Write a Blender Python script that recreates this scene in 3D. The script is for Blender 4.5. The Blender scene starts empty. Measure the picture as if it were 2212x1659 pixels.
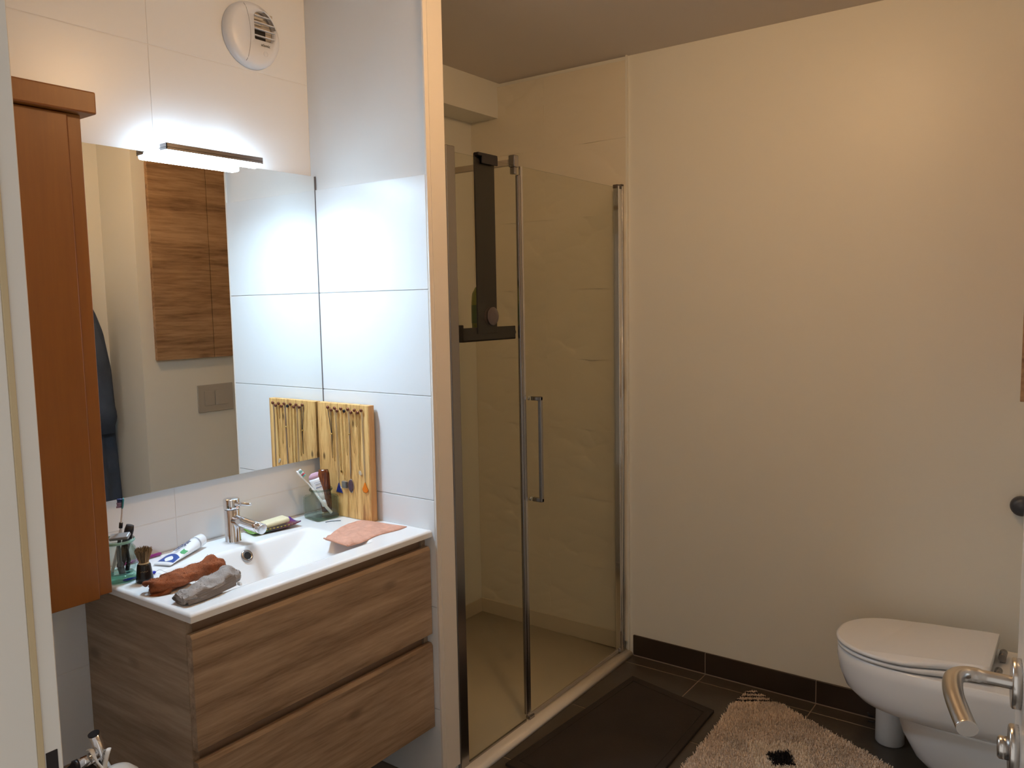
import bpy, bmesh, math, random
import numpy as np
from mathutils import Vector, Matrix
random.seed(7); rng = np.random.default_rng(7)
sc = bpy.context.scene
COL = sc.collection

# ---------------------------------------------------------------- camera
cam = bpy.data.cameras.new('camera'); camo = bpy.data.objects.new('camera', cam); COL.objects.link(camo)
cam.sensor_fit = 'HORIZONTAL'; cam.sensor_width = 36.0
cam.lens = 1750.7 / 2212 * 36.0; cam.clip_start = 0.02
yw, pt, rl = 0.6292, 0.0977, -0.018
F = Vector((-math.sin(yw)*math.cos(pt), math.cos(yw)*math.cos(pt), -math.sin(pt)))
R = Vector((math.cos(yw), math.sin(yw), 0)); U = R.cross(F)
R2 = R*math.cos(rl) + U*math.sin(rl); U2 = -R*math.sin(rl) + U*math.cos(rl)
m = Matrix((R2, U2, -F)).transposed().to_4x4(); m.translation = Vector((2.1263, -1.8172, 1.5118))
camo.matrix_world = m
sc.camera = camo
# ---------------------------------------------------------------- world, lights, exposure
LED = (0.58, 0.80, 1.0); WARM = (1.0, 0.61, 0.29)
LED_STRENGTH = 70.0; LED_DOWN = 9.0
w = bpy.data.worlds.new('world'); sc.world = w; w.use_nodes = True
w.node_tree.nodes['Background'].inputs[0].default_value = (1.0, 0.95, 0.89, 1)
w.node_tree.nodes['Background'].inputs[1].default_value = 0.62
vs = sc.view_settings
vs.view_transform = 'Standard'; vs.look = 'None'; vs.gamma = 1.0; vs.use_curve_mapping = False
vs.exposure = 0.28
LAMP = (1.32, -0.14, 2.43); LAMP_L = 162.0
# ---------------------------------------------------------------- materials
MATS = {}
def mat(name, color, rough=0.5, metal=0.0, bump=0.0, bscale=100.0, spec=0.5, var=0.0, vscale=6.0, coat=0.0, sheen=0.0):
    if name in MATS: return MATS[name]
    mt = bpy.data.materials.new(name); mt.use_nodes = True; nt = mt.node_tree
    b = nt.nodes['Principled BSDF']
    b.inputs['Base Color'].default_value = (*color, 1); b.inputs['Roughness'].default_value = rough
    b.inputs['Metallic'].default_value = metal; b.inputs['Specular IOR Level'].default_value = spec
    b.inputs['Coat Weight'].default_value = coat; b.inputs['Sheen Weight'].default_value = sheen
    tc = nt.nodes.new('ShaderNodeTexCoord')
    if var > 0:
        n = nt.nodes.new('ShaderNodeTexNoise'); n.inputs['Scale'].default_value = vscale; n.inputs['Detail'].default_value = 4
        nt.links.new(tc.outputs['Object'], n.inputs['Vector'])
        r = nt.nodes.new('ShaderNodeValToRGB')
        r.color_ramp.elements[0].position = 0.3; r.color_ramp.elements[1].position = 0.7
        r.color_ramp.elements[0].color = (*[c*(1-var) for c in color], 1)
        r.color_ramp.elements[1].color = (*[min(1, c*(1+var)) for c in color], 1)
        nt.links.new(n.outputs['Fac'], r.inputs[0]); nt.links.new(r.outputs[0], b.inputs['Base Color'])
    if bump > 0:
        n = nt.nodes.new('ShaderNodeTexNoise'); n.inputs['Scale'].default_value = bscale; n.inputs['Detail'].default_value = 3
        nt.links.new(tc.outputs['Object'], n.inputs['Vector'])
        bp = nt.nodes.new('ShaderNodeBump'); bp.inputs['Strength'].default_value = bump; bp.inputs['Distance'].default_value = 0.003
        nt.links.new(n.outputs['Fac'], bp.inputs['Height']); nt.links.new(bp.outputs[0], b.inputs['Normal'])
    MATS[name] = mt; return mt

def wood(name, dark, mid, light, axis='y', scale=1.0, rough=0.45, knots=0.0, bump=0.12, seed=0.0):
    if name in MATS: return MATS[name]
    mt = bpy.data.materials.new(name); mt.use_nodes = True; nt = mt.node_tree; b = nt.nodes['Principled BSDF']
    tc = nt.nodes.new('ShaderNodeTexCoord'); mp = nt.nodes.new('ShaderNodeMapping')
    s = [12*scale]*3; s['xyz'.index(axis)] = 0.9*scale
    mp.inputs['Scale'].default_value = s; mp.inputs['Location'].default_value = (seed, seed*1.3, seed*0.7)
    nt.links.new(tc.outputs['Object'], mp.inputs['Vector'])
    big = nt.nodes.new('ShaderNodeTexNoise'); big.inputs['Scale'].default_value = 1.3; big.inputs['Detail'].default_value = 5; big.inputs['Distortion'].default_value = 0.6
    nt.links.new(mp.outputs[0], big.inputs['Vector'])
    fine = nt.nodes.new('ShaderNodeTexNoise'); fine.inputs['Scale'].default_value = 7; fine.inputs['Detail'].default_value = 8; fine.inputs['Roughness'].default_value = 0.65
    nt.links.new(mp.outputs[0], fine.inputs['Vector'])
    mx = nt.nodes.new('ShaderNodeMix'); mx.data_type = 'FLOAT'; mx.inputs[0].default_value = 0.5
    nt.links.new(big.outputs['Fac'], mx.inputs[2]); nt.links.new(fine.outputs['Fac'], mx.inputs[3])
    r = nt.nodes.new('ShaderNodeValToRGB'); cr = r.color_ramp
    cr.elements[0].position = 0.37; cr.elements[0].color = (*dark, 1)
    cr.elements[1].position = 0.63; cr.elements[1].color = (*light, 1)
    e = cr.elements.new(0.5); e.color = (*mid, 1)
    nt.links.new(mx.outputs[0], r.inputs[0])
    out = r.outputs[0]
    if knots > 0:
        mp2 = nt.nodes.new('ShaderNodeMapping'); s2 = [7.0*scale]*3; s2['xyz'.index(axis)] = 3.2*scale
        mp2.inputs['Scale'].default_value = s2; mp2.inputs['Location'].default_value = (seed+3.1,)*3
        nt.links.new(tc.outputs['Object'], mp2.inputs['Vector'])
        v = nt.nodes.new('ShaderNodeTexVoronoi'); v.inputs['Scale'].default_value = 1.0
        nt.links.new(mp2.outputs[0], v.inputs['Vector'])
        kr = nt.nodes.new('ShaderNodeValToRGB'); kr.color_ramp.elements[0].position = 0.05; kr.color_ramp.elements[1].position = 0.13
        kr.color_ramp.elements[0].color = (1, 1, 1, 1); kr.color_ramp.elements[1].color = (0, 0, 0, 1)
        nt.links.new(v.outputs['Distance'], kr.inputs[0])
        ml = nt.nodes.new('ShaderNodeMath'); ml.operation = 'MULTIPLY'; ml.inputs[1].default_value = knots
        nt.links.new(kr.outputs[0], ml.inputs[0])
        km = nt.nodes.new('ShaderNodeMix'); km.data_type = 'RGBA'
        nt.links.new(ml.outputs[0], km.inputs[0]); nt.links.new(out, km.inputs[6]); km.inputs[7].default_value = (*[c*0.35 for c in dark], 1)
        out = km.outputs[2]
    nt.links.new(out, b.inputs['Base Color'])
    bp = nt.nodes.new('ShaderNodeBump'); bp.inputs['Strength'].default_value = bump; bp.inputs['Distance'].default_value = 0.002
    nt.links.new(fine.outputs['Fac'], bp.inputs['Height']); nt.links.new(bp.outputs[0], b.inputs['Normal'])
    b.inputs['Roughness'].default_value = rough
    MATS[name] = mt; return mt

def glass(name, tint, edge=None, rough=0.0, ior=1.45, gloss=1.0):
    if name in MATS: return MATS[name]
    mt = bpy.data.materials.new(name); mt.use_nodes = True; nt = mt.node_tree
    for n in list(nt.nodes): nt.nodes.remove(n)
    o = nt.nodes.new('ShaderNodeOutputMaterial'); t = nt.nodes.new('ShaderNodeBsdfTransparent'); g = nt.nodes.new('ShaderNodeBsdfGlossy')
    t.inputs[0].default_value = (*tint, 1); g.inputs['Roughness'].default_value = rough; g.inputs[0].default_value = (gloss, gloss, gloss, 1)
    lf = nt.nodes.new('ShaderNodeLayerWeight'); lf.inputs[0].default_value = 0.5
    pw = nt.nodes.new('ShaderNodeMath'); pw.operation = 'POWER'; pw.inputs[1].default_value = 5.0; nt.links.new(lf.outputs['Facing'], pw.inputs[0])
    r0 = ((ior-1)/(ior+1))**2
    fr = nt.nodes.new('ShaderNodeMath'); fr.operation = 'MULTIPLY_ADD'; fr.inputs[1].default_value = 1-r0; fr.inputs[2].default_value = r0; nt.links.new(pw.outputs[0], fr.inputs[0])
    mx = nt.nodes.new('ShaderNodeMixShader')
    if edge:
        lw = nt.nodes.new('ShaderNodeLayerWeight'); lw.inputs[0].default_value = 0.35
        cm = nt.nodes.new('ShaderNodeMix'); cm.data_type = 'RGBA'
        nt.links.new(lw.outputs['Facing'], cm.inputs[0]); cm.inputs[6].default_value = (*tint, 1); cm.inputs[7].default_value = (*edge, 1)
        nt.links.new(cm.outputs[2], t.inputs[0])
    nt.links.new(fr.outputs[0], mx.inputs[0]); nt.links.new(t.outputs[0], mx.inputs[1]); nt.links.new(g.outputs[0], mx.inputs[2])
    nt.links.new(mx.outputs[0], o.inputs[0])
    MATS[name] = mt; return mt
def emit(name, color, strength):
    mt = bpy.data.materials.new(name); mt.use_nodes = True; nt = mt.node_tree
    b = nt.nodes['Principled BSDF']; b.inputs['Base Color'].default_value = (0.9, 0.9, 0.9, 1)
    b.inputs['Emission Color'].default_value = (*color, 1); b.inputs['Emission Strength'].default_value = strength
    MATS[name] = mt; return mt

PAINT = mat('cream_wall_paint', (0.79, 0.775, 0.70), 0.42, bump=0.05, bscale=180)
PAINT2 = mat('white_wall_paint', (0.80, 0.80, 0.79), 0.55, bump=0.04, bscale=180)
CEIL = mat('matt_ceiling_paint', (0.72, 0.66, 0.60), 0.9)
WTILE = mat('white_satin_tile', (0.80, 0.81, 0.82), 0.30, bump=0.02, bscale=8)
GROUT = mat('pale_grout', (0.80, 0.79, 0.78), 0.6)
DTILE = mat('brown_grey_floor_tile', (0.070, 0.056, 0.043), 0.33, bump=0.08, bscale=60, var=0.18, vscale=5)
STILE = mat('dark_skirting_tile', (0.040, 0.026, 0.018), 0.35, var=0.15, vscale=5)
FGROUT = mat('floor_grout', (0.30, 0.24, 0.19), 0.9)
RTILE = mat('relief_shower_tile', (0.76, 0.70, 0.57), 0.33)
TRIM = mat('white_trim', (0.80, 0.74, 0.67), 0.45)
FRAME = mat('door_frame_white', (0.74, 0.72, 0.68), 0.45)
CER = mat('white_ceramic', (0.83, 0.83, 0.83), 0.07, spec=0.6)
WPLAST = mat('white_plastic', (0.80, 0.80, 0.80), 0.3)
CHROME = mat('chrome', (0.80, 0.80, 0.82), 0.06, metal=1.0)
DCHROME = mat('satin_dark_chrome', (0.36, 0.34, 0.33), 0.22, metal=1.0)
STEEL = mat('brushed_steel', (0.60, 0.58, 0.56), 0.24, metal=1.0)
BLACK = mat('black_plastic', (0.010, 0.007, 0.008), 0.4)
MIRROR = mat('mirror_silver', (0.93, 0.95, 0.94), 0.0, metal=1.0)
MEDGE = mat('mirror_edge', (0.20, 0.20, 0.20), 0.3, metal=0.6)
OAK_Y = wood('oak_drawer_front', (0.20, 0.125, 0.070), (0.345, 0.235, 0.150), (0.46, 0.33, 0.22), 'y', 1.0, knots=0.55)
OAK_X = wood('oak_side_panel', (0.22, 0.145, 0.085), (0.33, 0.230, 0.150), (0.43, 0.315, 0.215), 'x', 1.0, knots=0.6, seed=2.0)
OAK_D = wood('warm_oak_door', (0.16, 0.080, 0.034), (0.34, 0.195, 0.095), (0.48, 0.30, 0.165), 'y', 0.9, knots=0.4, seed=5.0)
CHERRY = wood('orange_cherry_wood', (0.235, 0.080, 0.012), (0.255, 0.089, 0.013), (0.275, 0.097, 0.014), 'z', 1.2, rough=0.38, bump=0.03)
PINE = wood('pine_board', (0.40, 0.18, 0.05), (0.76, 0.44, 0.15), (0.88, 0.57, 0.23), 'z', 2.6, knots=0.9, bump=0.05, seed=1.0)
SGLASS = glass('shower_glass', (0.96, 0.96, 0.92), ior=1.35, gloss=0.45)

# ---------------------------------------------------------------- mesh helpers
def link(name, bm, m, parent=None, origin=None, smooth=False):
    """bm in world coordinates; placed under parent (an Empty without rotation) or with its own origin"""
    if parent is not None:
        org = Vector(parent['_o'])
    else:
        org = Vector(origin) if origin is not None else Vector((0, 0, 0))
    bmesh.ops.translate(bm, verts=bm.verts[:], vec=-org)
    me = bpy.data.meshes.new(name); bm.to_mesh(me); bm.free()
    if smooth:
        for p in me.polygons: p.use_smooth = True
    for mm in (m if isinstance(m, (list, tuple)) else [m]): me.materials.append(mm)
    o = bpy.data.objects.new(name, me); COL.objects.link(o)
    if parent is not None: o.parent = parent
    else: o.location = org
    o['_o'] = tuple(org)
    return o
def thing(name, label, cat, loc, group=None):
    o = bpy.data.objects.new(name, None); COL.objects.link(o); o.location = loc; o['_o'] = tuple(loc); o.empty_display_size = 0.05
    o['label'] = label; o['category'] = cat
    if group: o['group'] = group
    return o
def tag(o, label, cat, group=None):
    o['label'] = label; o['category'] = cat
    if group: o['group'] = group
    return o
def struct(o): o['kind'] = 'structure'; return o
def box(bm, x0, x1, y0, y1, z0, z1, bev=0.0, seg=2, mi=0):
    vs_ = [bm.verts.new((x, y, z)) for z in (z0, z1) for y in (y0, y1) for x in (x0, x1)]
    fs = [(0, 2, 3, 1), (4, 5, 7, 6), (0, 1, 5, 4), (2, 6, 7, 3), (0, 4, 6, 2), (1, 3, 7, 5)]
    faces = [bm.faces.new([vs_[i] for i in f]) for f in fs]
    for f in faces: f.material_index = mi
    if bev > 0:
        es = set(e for f in faces for e in f.edges)
        bmesh.ops.bevel(bm, geom=list(es), offset=bev, segments=seg, profile=0.5, affect='EDGES', clamp_overlap=True)
    return bm
def nbox(*a, **k):
    return box(bmesh.new(), *a, **k)
def ring_pts(c, a, b, r, n, rb=None):
    rb = rb or r
    return [Vector(c) + a*(r*math.cos(2*math.pi*i/n)) + b*(rb*math.sin(2*math.pi*i/n)) for i in range(n)]
def loft(bm, rings, cap=True, mi=0, close=True):
    vr = [[bm.verts.new(p) for p in r] for r in rings]
    n = len(vr[0])
    for a, b in zip(vr[:-1], vr[1:]):
        for i in range(n if close else n-1):
            f = bm.faces.new((a[i], a[(i+1) % n], b[(i+1) % n], b[i])); f.material_index = mi; f.smooth = True
    if cap:
        f = bm.faces.new(list(reversed(vr[0]))); f.material_index = mi
        f = bm.faces.new(vr[-1]); f.material_index = mi
    return vr
def frame_for(d, hint=None):
    d = d.normalized(); h = Vector(hint) if hint else (Vector((0, 0, 1)) if abs(d.z) < 0.95 else Vector((1, 0, 0)))
    a = h.cross(d).normalized(); b = d.cross(a).normalized(); return a, b
def tube(bm, pts, r, n=10, flat=1.0, mi=0, cap=True, hint=None):
    pts = [Vector(p) for p in pts]; rs = r if isinstance(r, (list, tuple)) else [r]*len(pts)
    rings = []
    for i, p in enumerate(pts):
        d = (pts[min(i+1, len(pts)-1)] - pts[max(i-1, 0)])
        a, b = frame_for(d, hint); rings.append(ring_pts(p, a, b, rs[i], n, rs[i]*flat))
    loft(bm, rings, cap, mi); bmesh.ops.recalc_face_normals(bm, faces=bm.faces[:]); return bm
def lathe(bm, c, prof, n=32, axis=(0, 0, 1), mi=0, cap=True):
    """prof: list of (radius, height) along the axis"""
    d = Vector(axis).normalized(); a, b = frame_for(d, None)
    rings = [ring_pts(Vector(c) + d*h, a, b, max(r, 1e-5), n) for r, h in prof]
    loft(bm, rings, cap, mi); bmesh.ops.recalc_face_normals(bm, faces=bm.faces[:]); return bm
def smooth_path(pts, k=8):
    pts = [Vector(p) for p in pts]; out = []
    P_ = [pts[0]] + pts + [pts[-1]]
    for i in range(1, len(P_)-2):
        for j in range(k):
            t = j/k; p0, p1, p2, p3 = P_[i-1:i+3]
            out.append(0.5*((2*p1) + (p2-p0)*t + (2*p0-5*p1+4*p2-p3)*t*t + (3*p1-p0-3*p2+p3)*t**3))
    out.append(pts[-1]); return out
def prism(bm, poly, z0, z1, bev=0.0, mi=0):
    lo = [bm.verts.new((x, y, z0)) for x, y in poly]; hi = [bm.verts.new((x, y, z1)) for x, y in poly]; n = len(poly)
    fs = [bm.faces.new(list(reversed(lo))), bm.faces.new(hi)] + [bm.faces.new((lo[i], lo[(i+1) % n], hi[(i+1) % n], hi[i])) for i in range(n)]
    for f in fs: f.material_index = mi
    bmesh.ops.recalc_face_normals(bm, faces=fs)
    if bev > 0:
        bmesh.ops.bevel(bm, geom=[e for e in fs[1].edges], offset=bev, segments=3, profile=0.5, affect='EDGES')
    return bm
def text_mesh(name, body, size, m, parent, loc, xdir, ydir, extrude=0.0002, shear=0.0):
    cu = bpy.data.curves.new(name, 'FONT'); cu.body = body; cu.size = size; cu.extrude = extrude; cu.align_x = 'CENTER'; cu.align_y = 'CENTER'; cu.shear = shear
    t = bpy.data.objects.new(name+'_tmp', cu); COL.objects.link(t)
    dg = bpy.context.evaluated_depsgraph_get(); me = bpy.data.meshes.new_from_object(t.evaluated_get(dg))
    bpy.data.objects.remove(t)
    x = Vector(xdir).normalized(); y = Vector(ydir).normalized(); z = x.cross(y)
    M = Matrix((x, y, z)).transposed().to_4x4(); M.translation = Vector(loc) - Vector(parent['_o'])
    me.transform(M); me.materials.clear(); me.materials.append(m)
    o = bpy.data.objects.new(name, me); COL.objects.link(o); o.parent = parent; o['_o'] = parent['_o']; return o

# ================================================================ ROOM SHELL
XP, T, D, H = 0.5125, 0.0806, 1.2012, 2.5
XS = -0.267; XW = 2.0; XR = 2.33; YC = 0.487; YN = -1.495
TZ = [0.0, 0.255, 0.585, 0.922, 1.2415, 1.561, 1.8972, 2.232, 2.5]
# floor
fl = struct(link('floor', nbox(XS-0.1, 2.5, -3.2, D+0.02, -0.06, -0.0012), FGROUT))
g = 0.0035; xs0 = 0.8815 - 0.4371*2; ys0 = 1.121 - 0.4371*0
nx = 0
for i in range(6):
    for j in range(-1, 10):
        x0 = xs0 + 0.4371*i; y1 = ys0 - 0.4371*j + (0.0 if j >= 0 else 0)
        y0 = y1 - 0.4371
        a, b = max(x0, 0.5 if y1 > 0.09 else 0.0), min(x0+0.4371, XR)
        c, d = max(y0, -2.8), min(y1, D)
        if b-a < 0.03 or d-c < 0.02: continue
        link('tile', nbox(a+g/2, b-g/2, c+g/2, d-g/2, -0.01, 0.0, 0.0012, 1), DTILE, fl)
# ceiling
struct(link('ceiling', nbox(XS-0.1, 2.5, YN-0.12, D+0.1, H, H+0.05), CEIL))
# left wall with white tiles
wl = struct(link('wall_left', nbox(-0.262, -0.0012, YN-0.12, 0.006, -0.01, H), GROUT))
yj = [-1.495, -1.147, -0.547, -0.0005]
for k in range(len(TZ)-1):
    for j in range(3):
        link('tile', nbox(-0.008, 0.0, yj[j]+0.001, yj[j+1]-0.001, TZ[k]+0.001, TZ[k+1]-0.001, 0.0008, 1), WTILE, wl)
# partition with tiles up to 1.90, paint above
wp = struct(link('wall_partition', nbox(XS, XP-0.008, 0.0012, T-0.001, 0.0, H), PAINT2))
for k in range(6):
    link('tile', nbox(0.0005, XP-0.008, -0.0035, 0.0035, TZ[k]+0.001, TZ[k+1]-0.001, 0.0008, 1), WTILE, wp)
e = bmesh.new(); box(e, XP-0.0079, XP, -0.003, T, 0.04, H, 0.0015, 2); struct(link('trim_1', e, TRIM))
struct(link('trim_2', nbox(XP, XP+0.002, 0.012, 0.016, 0.04, H), TRIM))
# shower side wall, bulkhead
struct(link('wall_shower_side', nbox(XS-0.1, XS, 0.02, D, 0.0, H), PAINT))
struct(link('trim_3', nbox(XS, -0.1125, T, D, 2.346, H), PAINT))
# back wall
wb = struct(link('wall_back', nbox(XS-0.1, XR+0.1, D, D+0.1, -0.01, H), PAINT))
# relief tiles of the shower: one shared mesh of overlapping shallow shells
def relief_mesh(wd, ht, nu=44, nv=16, amp=0.0055, seed=3):
    r = np.random.default_rng(seed)
    N = 46; cs = np.stack([r.uniform(-0.1, wd+0.1, N), r.uniform(-0.08, ht+0.08, N)], 1)
    rx = r.uniform(0.09, 0.17, N); rz = r.uniform(0.035, 0.075, N); an = r.uniform(-0.5, 0.5, N); hh = r.uniform(0.45, 1.0, N)
    bm = bmesh.new(); grid = []
    for j in range(nv+1):
        row = []
        for i in range(nu+1):
            u = wd*i/nu; v = ht*j/nv; best = 0
            for k in range(N):
                du, dv = u-cs[k, 0], v-cs[k, 1]; ca, sa = math.cos(an[k]), math.sin(an[k])
                p, q = du*ca+dv*sa, -du*sa+dv*ca
                q += 0.35*p*p/rx[k]
                val = 1 - (p/rx[k])**2 - (q/rz[k])**2
                if val > 0: best = max(best, hh[k]*val**0.6)
            row.append(bm.verts.new((u, -amp*best, v)))
        grid.append(row)
    for j in range(nv):
        for i in range(nu):
            f = bm.faces.new((grid[j][i], grid[j][i+1], grid[j+1][i+1], grid[j+1][i])); f.smooth = True
    # rim
    edge = grid[0] + [grid[j][nu] for j in range(1, nv+1)] + list(reversed(grid[nv][:nu])) + [grid[j][0] for j in range(nv-1, 0, -1)]
    edge = [bm.verts.new(v.co) for v in edge]
    bk = [bm.verts.new((v.co.x, 0.011, v.co.z)) for v in edge]; n = len(edge)
    for i in range(n): bm.faces.new((edge[i], bk[i], bk[(i+1) % n], edge[(i+1) % n]))
    bmesh.ops.recalc_face_normals(bm, faces=bm.faces[:])
    me = bpy.data.meshes.new('relief_tile'); bm.to_mesh(me); bm.free(); me.materials.append(RTILE); return me
RH = 0.303; X1 = 0.535
rm = [relief_mesh(0.4010, RH, 84, 64, amp=0.006, seed=s) for s in (3, 8, 11)]
for k in range(8):
    z0 = 0.058 + RH*k
    for j in range(2):
        o = bpy.data.objects.new('tile', rm[(k*2+j*1) % 3]); COL.objects.link(o); o.parent = wb
        o.location = (XS+0.001+0.401*j, 1.191, z0)
struct(link('trim_4', nbox(X1-0.003, X1+0.003, 1.1855, D, 0.0, H), PAINT))
# skirting
bb = struct(link('baseboard_back', nbox(0.555, XW, D-0.0098, D, 0.0, 0.0895), FGROUT))
for a, b in ((0.555, 0.8815), (0.8815, 1.3186), (1.3186, 1.7557), (1.7557, 2.0)):
    link('tile', nbox(a+0.0015, b-0.0015, D-0.011, D-0.003, 0.0048, 0.0913, 0.001, 1), STILE, bb)
# right wall, toilet casing
struct(link('wall_right', nbox(XR, XR+0.1, YN-0.12, D, -0.01, H), PAINT))
struct(link('wall_casing', nbox(XW, XR, YC, D, -0.01, H), PAINT))
# door wall: two pieces and lintel
struct(link('wall_front', nbox(-0.02, 1.365, YN-0.10, YN, -0.01, H), PAINT2))
struct(link('wall_lintel', nbox(1.365, 2.20, YN-0.10, YN, 2.08, H), PAINT2))
struct(link('wall_hinge_side', nbox(2.20, XR+0.1, YN-0.10, YN, -0.01, H), PAINT2))
# door frame jamb (left): rebate, seal, stop
fr = struct(link('trim_5', nbox(1.34, 1.381, YN-0.105, YN, 0.0, 2.08, 0.001, 1), FRAME))
link('stop', nbox(1.375, 1.3835, YN-0.105, -1.5168, 0.0, 2.06, 0.001, 1), FRAME, fr)
link('seal', nbox(1.3805, 1.3832, -1.5168, -1.5110, 0.0, 2.06, 0.0008, 2), mat('cream_rubber_seal', (0.55, 0.44, 0.27), 0.6), fr)
sp = link('strike_plate', nbox(1.3805, 1.3818, -1.5095, -1.4995, 0.98, 1.121, 0.0003, 1), BLACK, fr)
struct(link('trim_6', nbox(2.165, 2.20, YN-0.105, YN+0.003, 0.0, 2.08, 0.001, 1), FRAME))
struct(link('trim_7', nbox(1.381, 2.165, YN-0.105, YN+0.003, 2.05, 2.08, 0.001, 1), FRAME))

# ceiling lamp
t = thing('ceiling_lamp', 'small round glowing globe lamp on the ceiling in front of the shower', 'lamp', (LAMP[0], LAMP[1], H))
b = bmesh.new(); lathe(b, (LAMP[0], LAMP[1], 2.467), [(0.036, 0), (0.040, 0.004), (0.046, 0.0328)], 32); link('lamp_base', b, WPLAST, t)
b = bmesh.new(); bmesh.ops.create_uvsphere(b, u_segments=32, v_segments=20, radius=0.05); bmesh.ops.translate(b, verts=b.verts[:], vec=LAMP)
link('glass_globe', b, emit('warm_globe', WARM, LAMP_L), t, smooth=True)

# ================================================================ DOOR LEAF (open, on the right)
hp = Vector((2.160, -1.520, 0)); ep = Vector((2.0665, -0.790, 0)); dd = (ep-hp).normalized(); nn = Vector((-dd.y, dd.x, 0))  # nn points to -x side
def dpt(s, n, z): return hp + dd*s + nn*n + Vector((0, 0, z))
def dbox(s0, s1, n0, n1, z0, z1, bev=0.0):
    b = nbox(s0, s1, n0, n1, z0, z1, bev); M = Matrix((dd, nn, Vector((0, 0, 1)))).transposed().to_4x4(); M.translation = hp
    bmesh.ops.transform(b, matrix=M, verts=b.verts[:]); return b
LEN = (ep-hp).length
door = struct(link('door_1', dbox(0, LEN, -0.04, 0, 0.008, 2.045, 0.0015), mat('white_gloss_door', (0.72, 0.70, 0.66), 0.24, spec=0.5)))
S0 = LEN - 0.061
b = bmesh.new(); lathe(b, dpt(S0, 0.0, 1.107), [(0.026, 0), (0.026, 0.0075), (0.0245, 0.009)], 32, nn)
rose = link('handle_rose', b, STEEL, door, smooth=False)
b = bmesh.new()
path = smooth_path([dpt(S0, 0.006, 1.107), dpt(S0, 0.035, 1.108), dpt(S0-0.004, 0.052, 1.109), dpt(S0-0.022, 0.062, 1.110), dpt(S0-0.055, 0.062, 1.108), dpt(S0-0.090, 0.056, 1.105), dpt(S0-0.118, 0.050, 1.103)], 6)
tube(b, path, [0.0085]*7 + [0.0098]*(len(path)-7), 14, 0.8); link('door_handle', b, STEEL, door)
b = bmesh.new(); lathe(b, dpt(S0, 0.0, 1.034), [(0.026, 0), (0.026, 0.0075), (0.0245, 0.009)], 32, nn); link('lock_rose', b, STEEL, door)
b = bmesh.new(); lathe(b, dpt(S0, 0.009, 1.034), [(0.012, 0), (0.012, 0.008), (0.010, 0.010)], 20, nn); link('lock_turn', b, STEEL, door)

# ================================================================ SHOWER
tray = bmesh.new()
# tray with rim and outer rounded curb
prof = [(-0.267, 0.026), (0.470, 0.014), (0.500, 0.016), (0.515, 0.020), (0.530, 0.022), (0.542, 0.021), (0.550, 0.016), (0.5545, 0.009), (0.555, 0.0)]
y0, y1 = T+0.0005, D-0.012
ra = [tray.verts.new((x+0.006*(1 if x > 0.45 else 0), y0, z)) for x, z in prof]; rb_ = [tray.verts.new((x, y1, z)) for x, z in prof]
for i in range(len(prof)-1):
    f = tray.faces.new((ra[i], ra[i+1], rb_[i+1], rb_[i])); f.smooth = True
va = [tray.verts.new((-0.267, y0, 0)), tray.verts.new((-0.267, y1, 0))]
tray.faces.new([va[0]] + list(reversed(ra))); tray.faces.new([va[1]] + rb_); tray.faces.new((va[0], va[1], rb_[-1], ra[-1])); tray.faces.new((va[0], ra[0], rb_[0], va[1]))
bmesh.ops.recalc_face_normals(tray, faces=tray.faces[:])
TRAYM = mat('cream_shower_tray', (0.80, 0.73, 0.63), 0.35)
tr = thing('shower_tray', 'cream shower tray with a rounded curb under the glass screen', 'shower tray', (0.15, 0.64, 0))
link('basin', tray, TRAYM, tr)
UPM = mat('tray_upstand', (0.66, 0.58, 0.45), 0.4)
b = bmesh.new(); box(b, XS+0.0002, XS+0.006, T+0.001, D-0.019, 0.024, 0.092, 0.002); link('upstand', b, UPM, tr)
b = bmesh.new(); box(b, XS+0.001, 0.480, D-0.0185, D-0.0125, 0.0165, 0.092, 0.002); link('upstand', b, UPM, tr)
b = bmesh.new(); lathe(b, (0.0, 0.55, 0.021), [(0.055, 0), (0.055, 0.003), (0.045, 0.005), (0.01, 0.005)], 32); link('drain_cover', b, CHROME, tr)

XG = 0.512; GT = 1.976
ss = thing('shower_screen', 'clear glass shower screen with chrome profiles and a hinged glass door', 'shower screen', (XG, 0.64, 0.04))
b = bmesh.new(); box(b, XG-0.012, XG+0.004, T+0.0005, 0.122, 0.018, 1.993, 0.002); link('wall_profile', b, DCHROME, ss)
b = bmesh.new(); box(b, XG-0.003, XG+0.003, 0.118, 0.452, 0.024, GT, 0.0006, 1); link('fixed_glass', b, SGLASS, ss)
b = bmesh.new(); box(b, XG-0.007, XG+0.006, 0.448, 0.462, 0.045, GT-0.03, 0.003); link('edge_profile', b, DCHROME, ss)
b = bmesh.new(); box(b, XG-0.004, XG+0.005, 0.464, 0.477, 0.03, GT, 0.002); link('magnetic_strip', b, STEEL, ss)
gd = link('glass_door', nbox(XG-0.003, XG+0.003, 0.477, 1.140, 0.036, GT, 0.0006, 1), SGLASS, ss)
b = bmesh.new(); box(b, XG-0.004, XG+0.004, 0.477, 1.135, 0.024, 0.038, 0.001); link('drip_seal', b, mat('clear_seal', (0.42, 0.36, 0.30), 0.25), gd)
b = bmesh.new(); box(b, XG-0.004, XG+0.002, 0.118, 0.452, 0.018, 0.027, 0.001); link('bottom_seal', b, DCHROME, ss)
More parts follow.
